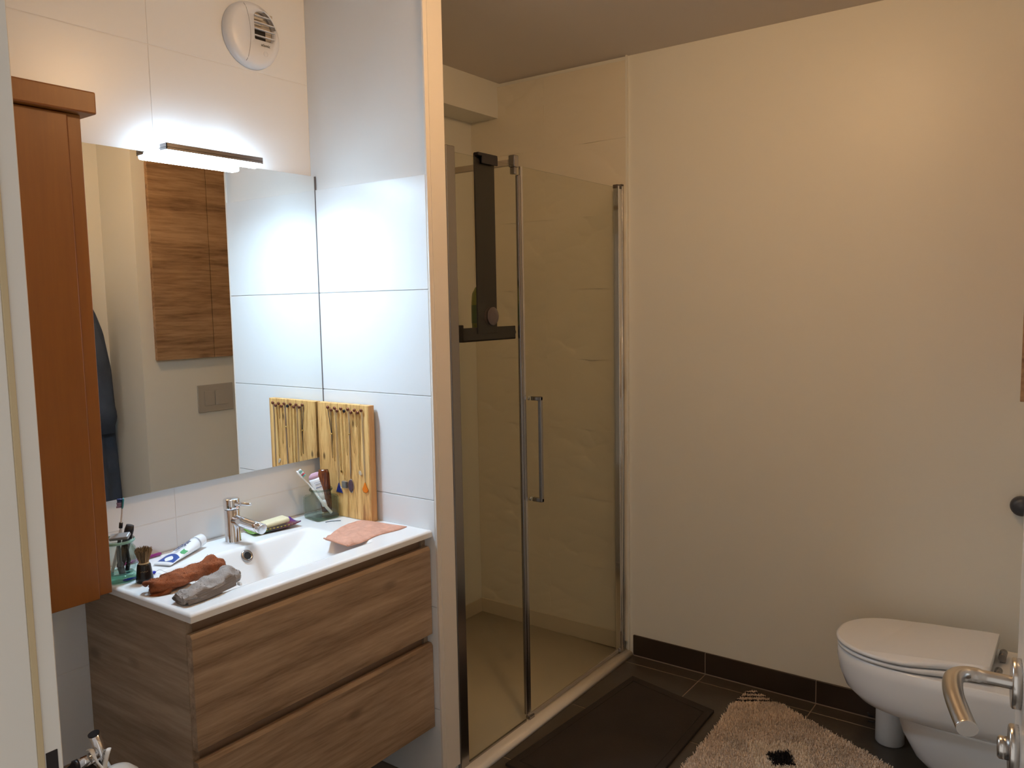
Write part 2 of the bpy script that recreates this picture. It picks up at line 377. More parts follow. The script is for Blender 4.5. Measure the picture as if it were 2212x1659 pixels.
# handle (square bar pull outside)
hb = bmesh.new()
box(hb, XG+0.003, XG+0.046, 0.505, 0.519, 1.176, 1.190, 0.002); box(hb, XG+0.003, XG+0.046, 0.505, 0.519, 0.815, 0.829, 0.002)
box(hb, XG+0.033, XG+0.046, 0.5055, 0.5185, 0.815, 1.190, 0.002)
bmesh.ops.scale(hb, vec=(1, 1, 1), verts=hb.verts[:]); link('pull_handle', hb, DCHROME, gd)
for z in (1.183, 0.822):
    b = bmesh.new(); lathe(b, (XG-0.003, 0.512, z), [(0.008, 0), (0.008, 0.008), (0.006, 0.010)], 16, (-1, 0, 0)); link('handle_cap', b, CHROME, gd)
# hinge profile
hpz = bmesh.new()
box(hpz, XG-0.012, XG+0.012, 1.138, 1.146, 0.025, GT+0.006, 0.001); lathe(hpz, (XG+0.002, 1.157, 0.025), [(0.012, 0), (0.012, 1.945)], 20)
link('hinge_profile', hpz, CHROME, ss)
b = bmesh.new(); box(b, XG-0.016, XG+0.012, 1.170, 1.1845, 0.0225, GT+0.008, 0.002); link('wall_profile', b, STEEL, ss)
b = bmesh.new(); box(b, XG-0.014, XG+0.010, 1.136, 1.168, GT-0.004, GT+0.012, 0.003); link('profile_cap', b, mat('grey_cap', (0.10, 0.08, 0.07), 0.4), ss)
b = bmesh.new(); box(b, XG-0.014, XG+0.012, 1.170, 1.1855, GT+0.008, GT+0.016, 0.003); link('profile_cap', b, mat('grey_cap', (0.10, 0.08, 0.07), 0.4), ss)
b = bmesh.new(); box(b, XG-0.012, XG+0.010, 1.132, 1.160, 0.020, 0.034, 0.003); link('hinge_foot', b, DCHROME, ss)
b = bmesh.new(); box(b, XG-0.010, XG+0.010, 0.462, 0.492, 0.020, 0.034, 0.003); link('hinge_foot', b, DCHROME, ss)
# support bar and clamp
b = bmesh.new(); box(b, XS+0.0005, XG+0.004, 0.427, 0.441, 1.975, 1.996, 0.002); link('support_bar', b, mat('grey_bar', (0.42, 0.36, 0.29), 0.35, metal=0.3), ss)
b = bmesh.new(); box(b, XG-0.014, XG+0.012, 0.421, 0.446, 1.968, 2.008, 0.003); box(b, XG-0.010, XG+0.010, 0.423, 0.437, 1.945, 1.968, 0.002); link('clamp', b, DCHROME, ss)
# hanging caddy, black
cd = thing('hanging_shower_caddy', 'black flat caddy hooked over the fixed glass panel of the shower', 'caddy', (0.48, 0.28, 1.40))
b = bmesh.new(); box(b, XG-0.010, XG-0.0045, 0.228, 0.330, 1.42, 1.988, 0.001); link('back_strip', b, BLACK, cd)
b = bmesh.new(); box(b, XG-0.010, XG+0.011, 0.228, 0.330, 1.980, 1.991, 0.003); box(b, XG+0.005, XG+0.011, 0.248, 0.330, 1.958, 1.985, 0.002); link('hook', b, BLACK, cd)
b = bmesh.new()
box(b, 0.375, 0.503, 0.155, 0.440, 1.395, 1.402, 0.002)
box(b, 0.497, 0.503, 0.155, 0.440, 1.395, 1.440, 0.002); box(b, 0.375, 0.381, 0.155, 0.440, 1.395, 1.432, 0.002)
box(b, 0.375, 0.503, 0.155, 0.161, 1.395, 1.450, 0.002); box(b, 0.375, 0.503, 0.434, 0.440, 1.395, 1.432, 0.002)
link('shelf_tray', b, BLACK, cd)
b = bmesh.new(); tube(b, [(0.490, 0.440, 1.418), (0.490, 0.448, 1.418)], 0.009, 14); link('end_knob', b, BLACK, cd)
b = bmesh.new(); lathe(b, (XG-0.0035, 0.292, 1.475), [(0.030, 0), (0.029, 0.004), (0.018, 0.006), (0.006, 0.010)], 32, (-1, 0, 0)); 
link('suction_cup', b, mat('grey_silicone', (0.09, 0.07, 0.07), 0.3), cd)
b = bmesh.new(); lathe(b, (XG+0.0032, 0.298, 1.475), [(0.030, 0), (0.029, 0.0012), (0.012, 0.0016), (0.001, 0.0016)], 32, (1, 0, 0)); link('suction_cup', b, mat('grey_silicone', (0.09, 0.07, 0.07), 0.3), cd)
# bottle on the caddy
bt = thing('shower_gel_bottle', 'yellow-green shower gel bottle standing on the black caddy shelf', 'bottle', (0.44, 0.345, 1.4025))
b = bmesh.new(); A, B = Vector((0, 1, 0)), Vector((-1, 0, 0))
rr = [(0.046, 0.0), (0.052, 0.008), (0.054, 0.06), (0.054, 0.12), (0.050, 0.148), (0.036, 0.168), (0.018, 0.176)]
loft(b, [ring_pts((0.44, 0.345, 1.4025+h), A, B, r, 28, r*0.55) for r, h in rr]); bmesh.ops.recalc_face_normals(b, faces=b.faces[:])
body = link('bottle_body', b, mat('yellow_green_plastic', (0.34, 0.36, 0.05), 0.25), bt)
b = bmesh.new(); loft(b, [ring_pts((0.44, 0.345, 1.4025+h), A, B, r, 28, r*0.56) for r, h in ((0.0546, 0.05), (0.0546, 0.11))], cap=False); link('bottle_label', b, mat('green_label', (0.12, 0.19, 0.03), 0.4), body)
b = bmesh.new(); lathe(b, (0.44, 0.345, 1.5785), [(0.016, 0), (0.016, 0.02), (0.014, 0.022)], 20); link('bottle_cap', b, mat('dark_green_cap', (0.05, 0.08, 0.02), 0.35), bt)

# ================================================================ VANITY
YV = -0.8165; ZB = 0.8275
vn = thing('vanity_cabinet', 'wall-hung oak vanity cabinet with two long drawers under the washbasin', 'cabinet', (0.24, -0.41, 0.19))
link('side_panel', nbox(0.001, 0.462, YV, YV+0.018, 0.195, 0.8065, 0.0008, 1), OAK_X, vn)
link('side_panel', nbox(0.001, 0.462, -0.020, -0.002, 0.195, 0.8065, 0.0008, 1), OAK_X, vn)
link('bottom_panel', nbox(0.001, 0.460, YV+0.018, -0.020, 0.195, 0.213), OAK_X, vn)
link('back_panel', nbox(0.001, 0.008, YV+0.018, -0.020, 0.213, 0.60), OAK_X, vn)
DARK = mat('oak_recess', (0.34, 0.21, 0.13), 0.5)
link('recess_rail', nbox(0.440, 0.452, YV+0.018, -0.020, 0.740, 0.8065), DARK, vn)
link('recess_rail', nbox(0.440, 0.452, YV+0.018, -0.020, 0.44, 0.50), DARK, vn)
def drawer(z0, z1):
    # front with chamfered finger edge on top
    b = bmesh.new(); ya, yb = YV+0.001, -0.006
    pr_ = [(0.4635, z0), (0.483, z0), (0.485, z0+0.002), (0.485, z1-0.010), (0.479, z1), (0.4665, z1), (0.4635, z1-0.003)]
    loft(b, [[Vector((x, y, z)) for x, z in pr_] for y in (ya, yb)]); bmesh.ops.recalc_face_normals(b, faces=b.faces[:])
    for f in b.faces: f.smooth = False
    link('drawer_front', b, OAK_Y, vn)
drawer(0.498, 0.776); drawer(0.196, 0.470)

# washbasin
def sstep(a, b, x):
    t = min(1, max(0, (x-a)/(b-a))); return t*t*(3-2*t)
def basin_depth(x, y):
    # bottom ramp from the right
    r = float(np.interp(-y, [0.185, 0.222, 0.253, 0.314, 0.371, 0.43], [0.0, 0.020, 0.038, 0.064, 0.084, 0.100]))
    r = max(r, 0.0)
    back = (x-0.142)/0.060*0.100      # sloping rear wall
    front = (0.418-x)/0.030*0.100
    left = (y+0.690)/0.050*0.100
    dep = min(r, back, front, left)
    return max(0.0, dep)
b = bmesh.new(); NX, NY = 84, 150; X0b, X1b, Y0b, Y1b = 0.001, 0.492, -0.8195, -0.001
xsg = np.linspace(X0b, X1b, NX+1); ysg = np.linspace(Y0b, Y1b, NY+1)
dm = np.array([[basin_depth(x, y) for x in xsg] for y in ysg])
for _ in range(1):
    dm[1:-1, 1:-1] = (dm[1:-1, 1:-1]*2 + dm[:-2, 1:-1] + dm[2:, 1:-1] + dm[1:-1, :-2] + dm[1:-1, 2:])/6
def topz(i, j):
    x, y = xsg[i], ysg[j]
    z = ZB - dm[j, i]
    er = min(X1b-x, y-Y0b)     # rounded front and left edge
    if er < 0.006: z -= 0.006*(1-math.sqrt(max(0, 1-(1-er/0.006)**2)))
    if x < 0.012: z += 0.004*(1-sstep(0.006, 0.012, x))
    return z
top = [[b.verts.new((xsg[i], ysg[j], topz(i, j))) for i in range(NX+1)] for j in range(NY+1)]
bot = [[None]*(NX+1) for _ in range(NY+1)]
for j in range(NY+1):
    for i in range(NX+1): bot[j][i] = b.verts.new((xsg[i], ysg[j], min(ZB-0.020, ZB - dm[j, i]-0.012)))
for j in range(NY):
    for i in range(NX):
        f = b.faces.new((top[j][i], top[j][i+1], top[j+1][i+1], top[j+1][i])); f.smooth = True
        f = b.faces.new((bot[j][i], bot[j+1][i], bot[j+1][i+1], bot[j][i+1])); f.smooth = True
for i in range(NX):
    b.faces.new((top[0][i], bot[0][i], bot[0][i+1], top[0][i+1])); b.faces.new((top[NY][i], top[NY][i+1], bot[NY][i+1], bot[NY][i]))
for j in range(NY):
    b.faces.new((top[j][0], top[j+1][0], bot[j+1][0], bot[j][0])); b.faces.new((top[j][NX], bot[j][NX], bot[j+1][NX], top[j+1][NX]))
wbn = thing('washbasin', 'white ceramic washbasin slab with a long sloping bowl on the oak vanity', 'washbasin', (0.246, -0.41, 0.807))
link('basin', b, CER, wbn)
on = Vector((0.100, 0, 0.060)).normalized()   # normal of the rear bowl wall
oc = Vector((0.1575, -0.428, ZB-0.0245))
b = bmesh.new(); lathe(b, oc - on*0.004, [(0.0185, 0), (0.0185, 0.0065), (0.0165, 0.0085), (0.0115, 0.0085), (0.0105, 0.006)], 32, on, cap=False); ring = link('overflow_ring', b, DCHROME, wbn)
b = bmesh.new(); lathe(b, oc - on*0.002, [(0.011, 0), (0.011, 0.0065)], 24, on); link('overflow_hole', b, mat('dark_hole', (0.006, 0.005, 0.004), 0.8), ring)
b = bmesh.new(); lathe(b, (0.300, -0.545, ZB-0.1005), [(0.032, 0), (0.032, 0.003), (0.028, 0.006), (0.004, 0.008)], 32); link('drain_plug', b, CHROME, wbn)

# tap
tp = thing('mixer_tap', 'chrome single-lever mixer tap at the back of the washbasin', 'tap', (0.070, -0.41, ZB))
b = bmesh.new(); lathe(b, (0.070, -0.41, ZB), [(0.0235, 0), (0.0235, 0.004), (0.0222, 0.006), (0.0222, 0.098), (0.0215, 0.0985)], 40); link('tap_body', b, CHROME, tp)
b = bmesh.new(); lathe(b, (0.070, -0.41, ZB+0.0995), [(0.0215, 0), (0.0232, 0.001), (0.0235, 0.003), (0.0235, 0.0285), (0.022, 0.0305), (0.001, 0.0312)], 40); cp = link('tap_cap', b, CHROME, tp)
b = bmesh.new(); tube(b, [(0.088, -0.41, ZB+0.116), (0.118, -0.405, ZB+0.118), (0.146, -0.400, ZB+0.120), (0.149, -0.3995, ZB+0.1205)], [0.0062, 0.0052, 0.0046, 0.003], 14); link('lever', b, CHROME, cp)
b = bmesh.new(); tube(b, [(0.080, -0.41, ZB+0.068), (0.12, -0.406, ZB+0.064), (0.165, -0.401, ZB+0.058), (0.192, -0.398, ZB+0.054)], [0.0165, 0.016, 0.0155, 0.0155], 24); sp_ = link('spout', b, CHROME, tp)
dsp = Vector((0.192-0.165, 0.003, -0.004)).normalized()
b = bmesh.new(); lathe(b, Vector((0.192, -0.398, ZB+0.054)), [(0.0155, 0), (0.0158, 0.004), (0.0125, 0.006), (0.001, 0.0062)], 28, dsp); link('aerator', b, mat('pale_chrome', (0.72, 0.76, 0.80), 0.25, metal=0.7), sp_)

# mirror
ml = thing('wall_mirror', 'large frameless rectangular wall mirror above the washbasin', 'mirror', (0.002, -0.45, 1.0132))
link('mirror_glass', nbox(0.0185, 0.0223, -0.985, -0.001, 1.0132, 1.9395, 0.0004, 1), MIRROR, ml)
link('backing', nbox(0.0005, 0.0183, -0.985, -0.004, 1.0155, 1.937), MEDGE, ml)
link('side_profile', nbox(0.0005, 0.0245, -0.0045, -0.0008, 1.0132, 1.9395), mat('profile_grey', (0.17, 0.15, 0.15), 0.4, metal=0.5), ml)

# LED lamp
lp = thing('mirror_lamp', 'slim chrome bar lamp glowing cool white above the mirror', 'lamp', (0.075, -0.41, 1.93))
lx = 0.078
DIFF = emit('led_diffuser', LED, LED_STRENGTH)
b = bmesh.new(); box(b, lx-0.020, lx+0.016, -0.566, -0.263, 1.9285, 1.9435, 0.005, 3); link('diffuser', b, DIFF, lp)
b = bmesh.new(); box(b, lx-0.021, lx+0.019, -0.568, -0.261, 1.9445, 1.9475, 0.001); box(b, lx+0.0165, lx+0.019, -0.568, -0.261, 1.939, 1.957, 0.0005); box(b, lx-0.014, lx+0.019, -0.568, -0.5655, 1.939, 1.957, 0.0005)
l_ = bpy.data.lights.new('led_strip_light', 'AREA'); l_.shape = 'RECTANGLE'; l_.size = 0.030; l_.size_y = 0.295; l_.energy = LED_DOWN; l_.color = LED; l_.spread = math.radians(150)
lo_ = bpy.data.objects.new('led_strip_light', l_); COL.objects.link(lo_); lo_.location = (lx-0.002, -0.4145, 1.9280); lo_.rotation_euler = (0, math.radians(-8), 0)
link('chrome_cover', b, mat('lamp_chrome', (0.32, 0.30, 0.30), 0.25, metal=1.0), lp)
b = bmesh.new(); box(b, lx-0.022, lx-0.0205, -0.560, -0.269, 1.9475, 1.9535, 0.0003, 1); link('rear_light_strip', b, emit('led_rear', LED, 40.0), lp)
b = bmesh.new(); box(b, 0.0005, lx-0.006, -0.44, -0.385, 1.9475, 1.953, 0.0015); box(b, 0.0005, 0.016, -0.455, -0.37, 1.942, 1.965, 0.002); link('bracket', b, CHROME, lp)

# vent
vt = thing('air_vent', 'round white extractor vent grille high on the tiled wall', 'vent', (0.0, -0.214, 2.335))
vc = Vector((0.0, -0.214, 2.335))
VPL = mat('vent_white', (0.78, 0.79, 0.82), 0.35)
b = bmesh.new(); Yx, Zx = Vector((0, 1, 0)), Vector((0, 0, 1)); n = 72
def vring(r, x): return [Vector((x, vc.y + r*math.cos(2*math.pi*i/n), vc.z + r*math.sin(2*math.pi*i/n))) for i in range(n)]
# opening: rounded shape right of centre
def opening(x):
    out = []
    for i in range(n):
        a = 2*math.pi*i/n; u, v = 0.046*math.cos(a), 0.052*math.sin(a)
        # flat bottom and flat left
        u = max(u, -0.034); v = max(v, -0.036)
        out.append(Vector((x, vc.y+0.030+u, vc.z+0.022+v)))
    return out
rings = [vring(0.097, 0.0005), vring(0.097, 0.010), vring(0.092, 0.022), vring(0.080, 0.029), opening(0.030), opening(0.008)]
loft(b, rings, cap=False); bmesh.ops.recalc_face_normals(b, faces=b.faces[:]); link('vent_cover', b, VPL, vt)
b = bmesh.new(); box(b, 0.001, 0.006, vc.y-0.010, vc.y+0.082, vc.z-0.018, vc.z+0.078); link('inner_plate', b, mat('vent_inner', (0.50, 0.44, 0.38), 0.5), vt)
b = bmesh.new(); box(b, 0.004, 0.0105, vc.y+0.008, vc.y+0.050, vc.z-0.012, vc.z+0.024); link('duct_opening', b, mat('duct_dark', (0.02, 0.017, 0.015), 0.8), vt)
b = bmesh.new()
for k in range(2): box(b, 0.006, 0.016, vc.y+0.006, vc.y+0.040, vc.z+0.034+0.017*k, vc.z+0.043+0.017*k, 0.002)
fl_ = link('damper_flap', b, mat('vent_inner2', (0.62, 0.57, 0.50), 0.5), vt)
for k in range(4):
    z = vc.z + 0.058 - 0.0195*k; hw = 0.040 if k else 0.030
    b = bmesh.new(); box(b, 0.020, 0.029, vc.y+0.030-min(0.034, hw), vc.y+0.030+hw+(0.004 if k else 0), z-0.0012, z+0.0012, 0.0006); link('slat', b, VPL, vt)
b = bmesh.new(); c0 = [Vector((0.0235-0.0000, vc.y-0.020-0.012*math.cos(t), vc.z+0.090*math.sin(t))) for t in np.linspace(-1.35, 1.35, 20)]
pts_ = []
for t in np.linspace(-1, 1, 24):
    yy_ = vc.y - 0.034 + 0.016*(1-t*t) ; zz_ = vc.z + 0.083*t
    rad = math.hypot(yy_-vc.y, zz_-vc.z); xx_ = 0.0295 if rad < 0.080 else 0.029-(rad-0.080)*0.55
    pts_.append((xx_, yy_, zz_))
tube(b, pts_, 0.0007, 6); link('seam', b, mat('seam_grey', (0.22, 0.22, 0.25), 0.6), vt)
b = bmesh.new(); lathe(b, (0.0297, vc.y+0.034, vc.z-0.051), [(0.0085, 0), (0.0085, 0.0010), (0.0070, 0.0012), (0.0065, 0.0004)], 28, (1, 0, 0), cap=False); link('button', b, VPL, vt)
text_mesh('lettering', 'atlantic', 0.0115, mat('ink_black', (0.01, 0.01, 0.012), 0.5), vt, (0.0303, vc.y+0.034, vc.z-0.0265), (0, 1, 0), (0, 0, 1), 0.0003)

# ================================================================ ORANGE WALL CABINET (left)
oc_ = thing('wall_cabinet', 'tall narrow orange-brown wooden wall cabinet left of the mirror', 'cabinet', (0.10, -1.03, 0.82))
link('body', nbox(0.0005, 0.178, -1.215, -0.843, 0.832, 1.9655, 0.002), CHERRY, oc_)
link('door', nbox(0.1785, 0.201, -1.215, -0.8735, 0.8225, 1.9640, 0.0025), CHERRY, oc_)
link('side_stile', nbox(0.1785, 0.1960, -0.8725, -0.8410, 0.829, 1.9655, 0.002), CHERRY, oc_)
b = bmesh.new(); box(b, 0.0005, 0.222, -1.235, -0.815, 1.9660, 2.0170, 0.004, 3); link('cornice', b, CHERRY, oc_)

# ================================================================ TOILET
tl = thing('toilet', 'white wall-hung toilet with closed lid by the right wall', 'toilet', (1.74, 0.92, 0.05))
TC = 0.915
def dshape(xf, xb, hw, hb, z, n=40, px=2.3, zb=None, waist=0.0):
    """D outline: rounded front at xf, straight back at xb. Returns closed ring"""
    pts = []
    L1 = (xb-xf)*0.50
    for i in range(n+1):
        a = math.pi/2 + math.pi*i/n      # from +y side round the front to -y side
        cx_ = xf+L1; ca, sa = math.cos(a), math.sin(a)
        x = cx_ + L1*math.copysign(abs(ca)**(2/px), ca); y = hw*math.copysign(abs(sa)**(2/px), sa)
        pts.append((x, y))
    m_ = 12
    side = []
    for k in range(1, m_+1):
        t = k/m_; s = t*t*(3-2*t); side.append((xf+L1 + (xb-xf-L1)*t, -(hw+(hb-hw)*s)*(1-waist*math.sin(math.pi*min(1, t*1.1))**1.5 if t < 0.9 else 1)))
    pts = pts + side + [(x, -y) for x, y in reversed(side)]
    zf = z; zr = z if zb is None else zb
    out = []
    for x, y in pts:
        t = sstep(0.35, 1.0, (x-xf)/(xb-xf)); out.append(Vector((x, TC+y, zf+(zr-zf)*t)))
    return out
b = bmesh.new()
loft(b, [dshape(1.620, 1.9995, 0.090, 0.110, 0.222), dshape(1.575, 1.9995, 0.130, 0.125, 0.226), dshape(1.525, 1.9995, 0.163, 0.150, 0.245), dshape(1.492, 1.9995, 0.176, 0.160, 0.275), dshape(1.473, 1.9995, 0.181, 0.165, 0.320), dshape(1.466, 1.9995, 0.182, 0.168, 0.360), dshape(1.466, 1.9995, 0.180, 0.168, 0.392), dshape(1.470, 1.9995, 0.176, 0.165, 0.396)])
bmesh.ops.recalc_face_normals(b, faces=b.faces[:]); link('bowl', b, CER, tl)
b = bmesh.new()
loft(b, [dshape(1.74, 1.9990, 0.085, 0.10, 0.045), dshape(1.700, 1.9990, 0.105, 0.11, 0.085), dshape(1.665, 1.9990, 0.120, 0.12, 0.150), dshape(1.645, 1.9990, 0.128, 0.125, 0.215), dshape(1.640, 1.9990, 0.130, 0.126, 0.235)])
bmesh.ops.recalc_face_normals(b, faces=b.faces[:]); link('trap_skirt', b, CER, tl)
b = bmesh.new()
loft(b, [dshape(1.471, 1.905, 0.172, 0.135, 0.3985, zb=0.404), dshape(1.466, 1.906, 0.177, 0.140, 0.401, zb=0.407), dshape(1.466, 1.906, 0.177, 0.140, 0.409, zb=0.420), dshape(1.472, 1.905, 0.172, 0.135, 0.4115, zb=0.424)])
bmesh.ops.recalc_face_normals(b, faces=b.faces[:]); link('seat', b, WPLAST, tl)
b = bmesh.new()
loft(b, [dshape(1.470, 1.908, 0.173, 0.140, 0.4145, zb=0.428, waist=0.045), dshape(1.463, 1.910, 0.179, 0.146, 0.417, zb=0.431, waist=0.045), dshape(1.462, 1.910, 0.180, 0.147, 0.424, zb=0.447, waist=0.045), dshape(1.470, 1.909, 0.173, 0.140, 0.4285, zb=0.456, waist=0.045)])
bmesh.ops.recalc_face_normals(b, faces=b.faces[:]); link('lid', b, WPLAST, tl)
for s in (-1, 1):
    b = bmesh.new(); tube(b, [(1.925, TC+s*0.075-0.025, 0.415), (1.925, TC+s*0.075+0.025, 0.415)], 0.011, 16); box(b, 1.918, 1.934, TC+s*0.075-0.012, TC+s*0.075+0.012, 0.396, 0.415, 0.002); link('hinge', b, DCHROME, tl)
# brush holder
bh = thing('toilet_brush_holder', 'white cylindrical toilet brush holder standing behind the toilet bowl', 'brush holder', (1.598, 1.075, 0.0))
b = bmesh.new(); lathe(b, (1.600, 1.065, 0.0), [(0.043, 0), (0.046, 0.004), (0.046, 0.168), (0.044, 0.172)], 36); link('holder', b, WPLAST, bh)
b = bmesh.new(); lathe(b, (1.600, 1.065, 0.1725), [(0.045, 0), (0.045, 0.006), (0.020, 0.012), (0.014, 0.022), (0.006, 0.026)], 28); link('brush_handle', b, WPLAST, bh)
b = bmesh.new(); tube(b, [(1.546, 1.060, 0.075), (1.535, 1.055, 0.078), (1.530, 1.055, 0.088)], 0.003, 8); tube(b, [(1.556, 1.065, 0.055), (1.530, 1.06, 0.055)], 0.003, 8); link('side_clip', b, BLACK, bh)
# small dark wall knob
b = bmesh.new(); lathe(b, (1.945, D-0.0003, 0.843), [(0.024, 0), (0.030, 0.004), (0.033, 0.02), (0.030, 0.034), (0.018, 0.042), (0.002, 0.044)], 28, (0, -1, 0))
tag(link('wall_peg', b, mat('dark_blue_grey', (0.055, 0.06, 0.075), 0.35), origin=(1.945, D, 0.843)), 'small dark grey round peg on the far wall above the toilet', 'peg')
# flush plate
fp = thing('flush_plate', 'brushed metal dual flush plate on the wall above the toilet', 'flush plate', (XW, 0.907, 1.015))
link('plate', nbox(XW-0.010, XW-0.0003, 0.794, 1.019, 0.938, 1.092, 0.002), mat('satin_plate', (0.50, 0.475, 0.44), 0.4, metal=0.5), fp)
link('button', nbox(XW-0.0135, XW-0.010, 0.832, 0.896, 0.974, 1.056, 0.001), mat('satin_plate', (0.3, 0.3, 0.3)), fp)
link('button', nbox(XW-0.0135, XW-0.010, 0.899, 0.984, 0.974, 1.056, 0.001), mat('satin_plate', (0.3, 0.3, 0.3)), fp)
# oak cabinet above the toilet
tc_ = thing('toilet_cabinet', 'oak wall cabinet above the toilet with two plain doors, seen in the mirror', 'cabinet', (XW, 0.87, 1.245))
link('carcass', nbox(XW-0.012, XW-0.0003, 0.560, 1.195, 1.252, 2.285), OAK_D, tc_)
link('door', nbox(XW-0.031, XW-0.0125, 0.556, 0.896, 1.247, 2.290, 0.0015), OAK_D, tc_)
link('door', nbox(XW-0.031, XW-0.0125, 0.899, 1.198, 1.247, 2.290, 0.0015), OAK_D, tc_)

# bathrobe on the right wall (seen in the mirror)
b = bmesh.new(); nz, ny = 46, 40
def robe_edges(z):
    zz = [0.40, 0.49, 0.70, 0.88, 0.93, 1.02, 1.20, 1.40, 1.52, 1.62, 1.70]; hi = [0.484, 0.484, 0.480, 0.474, 0.482, 0.484, 0.475, 0.440, 0.398, 0.33, 0.26]
    lo = [-0.02, -0.02, -0.01, 0.0, 0.0, 0.0, 0.03, 0.06, 0.10, 0.15, 0.20]
    return np.interp(z, zz, lo), np.interp(z, zz, hi)
rows = []
for k in range(nz+1):
    z = 0.40 + 1.30*k/nz; a, c = robe_edges(z); row = []
    for i in range(ny+1):
        t = i/ny; y = a+(c-a)*t
        th = 0.03 + 0.07*math.sin(math.pi*t)**0.6 + 0.016*math.sin(t*17+z*2.2)*math.sin(math.pi*t) + 0.008*math.sin(t*31+z*5)
        if 0.88 < z < 1.0: th += 0.02*math.sin(math.pi*(z-0.88)/0.12)
        row.append(Vector((XR-0.003-max(th, 0.012)*(0.55 if z > 1.6 else 1), y, z)))
    back = [Vector((XR-0.002, p.y, p.z)) for p in reversed(row)]
    rows.append(row+back)
loft(b, rows); bmesh.ops.recalc_face_normals(b, faces=b.faces[:])
rb0 = thing('bathrobe', 'dark blue bathrobe hanging on the right wall, reflected at the left of the mirror', 'bathrobe', (XR-0.003, 0.22, 0.40))
NAVY = mat('navy_towelling', (0.060, 0.078, 0.115), 0.95, bump=0.6, bscale=260, var=0.2, vscale=9)
link('robe_body', b, NAVY, rb0)
b = bmesh.new(); loft(b, [[Vector((x, y, z)) for x, y in ((XR-0.10, 0.30+dy), (XR-0.125, 0.33+dy), (XR-0.12, 0.40+dy), (XR-0.07, 0.425+dy), (XR-0.05, 0.36+dy))] for z, dy in ((0.86, 0.028), (1.0, 0.03), (1.25, 0.01), (1.45, -0.04))]); bmesh.ops.recalc_face_normals(b, faces=b.faces[:]); link('sleeve', b, NAVY, rb0)
b = bmesh.new(); tube(b, [(XR-0.0002, 0.22, 1.70), (XR-0.05, 0.22, 1.70), (XR-0.055, 0.22, 1.73)], 0.006, 10)
tag(link('robe_hook', b, CHROME, origin=(XR, 0.22, 1.70)), 'small chrome wall hook carrying the dark blue bathrobe', 'hook')

# ================================================================ FLOOR TEXTILES
def rot2(p, c, a):
    return (c[0]+(p[0]-c[0])*math.cos(a)-(p[1]-c[1])*math.sin(a), c[1]+(p[0]-c[0])*math.sin(a)+(p[1]-c[1])*math.cos(a))
mc = [(0.600, 0.205), (1.055, 0.175), (1.030, 0.918), (0.652, 1.000)]
b = bmesh.new(); prism(b, mc, 0.0005, 0.011, 0.003)
bmesh.ops.recalc_face_normals(b, faces=b.faces[:])
mt_ = link('bath_mat', b, mat('dark_brown_mat', (0.030, 0.022, 0.017), 0.95, bump=0.5, bscale=400, var=0.25, vscale=4), origin=(0.84, 0.58, 0)); tag(mt_, 'thin dark brown bath mat on the floor in front of the shower door', 'bath mat')
hemb = bmesh.new()
def inset_line(p, q, o):  # raised hem lines
    tube(hemb, [(p[0], p[1], 0.0112), (q[0], q[1], 0.0112)], 0.0022, 6)
cxm = (0.835, 0.575); ins = [((x-cxm[0])*0.86+cxm[0], (y-cxm[1])*0.90+cxm[1]) for x, y in mc]
for i in range(4): inset_line(ins[i], ins[(i+1) % 4], 0)
link('hem', hemb, mat('dark_brown_mat', (0, 0, 0)), mt_)

# shaggy rug: backing + tufts with pattern colour
RP = [(1.078, 1.112), (1.110, 1.136), (1.150, 1.118), (1.212, 1.084), (1.279, 1.040), (1.412, 0.975), (1.491, 0.937), (1.604, 0.882), (1.73, 0.80), (1.76, 0.70), (1.72, 0.25), (1.12, 0.22), (1.098, 0.49), (1.096, 0.65), (1.094, 0.76), (1.081, 0.917), (1.074, 1.02)]
b = bmesh.new(); prism(b, RP, 0.001, 0.010)
rug = thing('shaggy_rug', 'beige long-pile rug with a dark striped corner and black diamond before the toilet', 'rug', (1.35, 0.66, 0.0))
link('backing', b, mat('rug_backing', (0.36, 0.26, 0.18), 0.95), rug)
def inpoly(x, y, P):
    c = np.zeros(len(x), bool); n = len(P); j = n-1
    for i in range(n):
        xi, yi = P[i]; xj, yj = P[j]
        cond = ((yi > y) != (yj > y)); xx = (xj-xi)*(y-yi)/((yj-yi) if yj != yi else 1e-9)+xi
        c ^= cond & (x < xx); j = i
    return c
N = 105000; px = rng.uniform(1.06, 1.77, N); py = rng.uniform(0.2, 1.14, N); k = inpoly(px, py, RP); px, py = px[k], py[k]; N = len(px)
SQ = [(1.215, 0.742), (1.382, 0.848), (1.455, 0.700), (1.300, 0.600)]; DI = [(1.292, 0.715), (1.350, 0.768), (1.396, 0.694), (1.334, 0.655)]
colr = np.tile(np.array([0.95, 0.79, 0.64]), (N, 1)) * rng.uniform(0.88, 1.06, (N, 1))
dirt = 0.5+0.5*np.sin(px*23+2*np.sin(py*17))*np.sin(py*19+1.7*np.sin(px*13)); colr *= (1-0.20*dirt[:, None]**2)
insq = inpoly(px, py, SQ); colr[insq] = np.array([1.0, 0.86, 0.70])*rng.uniform(0.92, 1.05, (insq.sum(), 1))
ind = inpoly(px, py, DI); colr[ind] = np.array([0.014, 0.010, 0.010])
sdist = (px-1.138)*-0.53+(py-1.021)*0.85   # distance past the stripe line, toward the corner
st = sdist > -0.004; ph = (sdist/0.030) % 1.0; dk = st & ((ph < 0.36) | (sdist < 0.012))
colr[dk] = np.array([0.016, 0.011, 0.011])
hgt = rng.uniform(0.014, 0.024, N); ang = rng.uniform(0, 2*math.pi, N); lean = rng.uniform(0.003, 0.011, N); la = rng.uniform(0, 2*math.pi, N); hgt[st] *= 0.45; lean[st] *= 0.25; wd = 0.0021
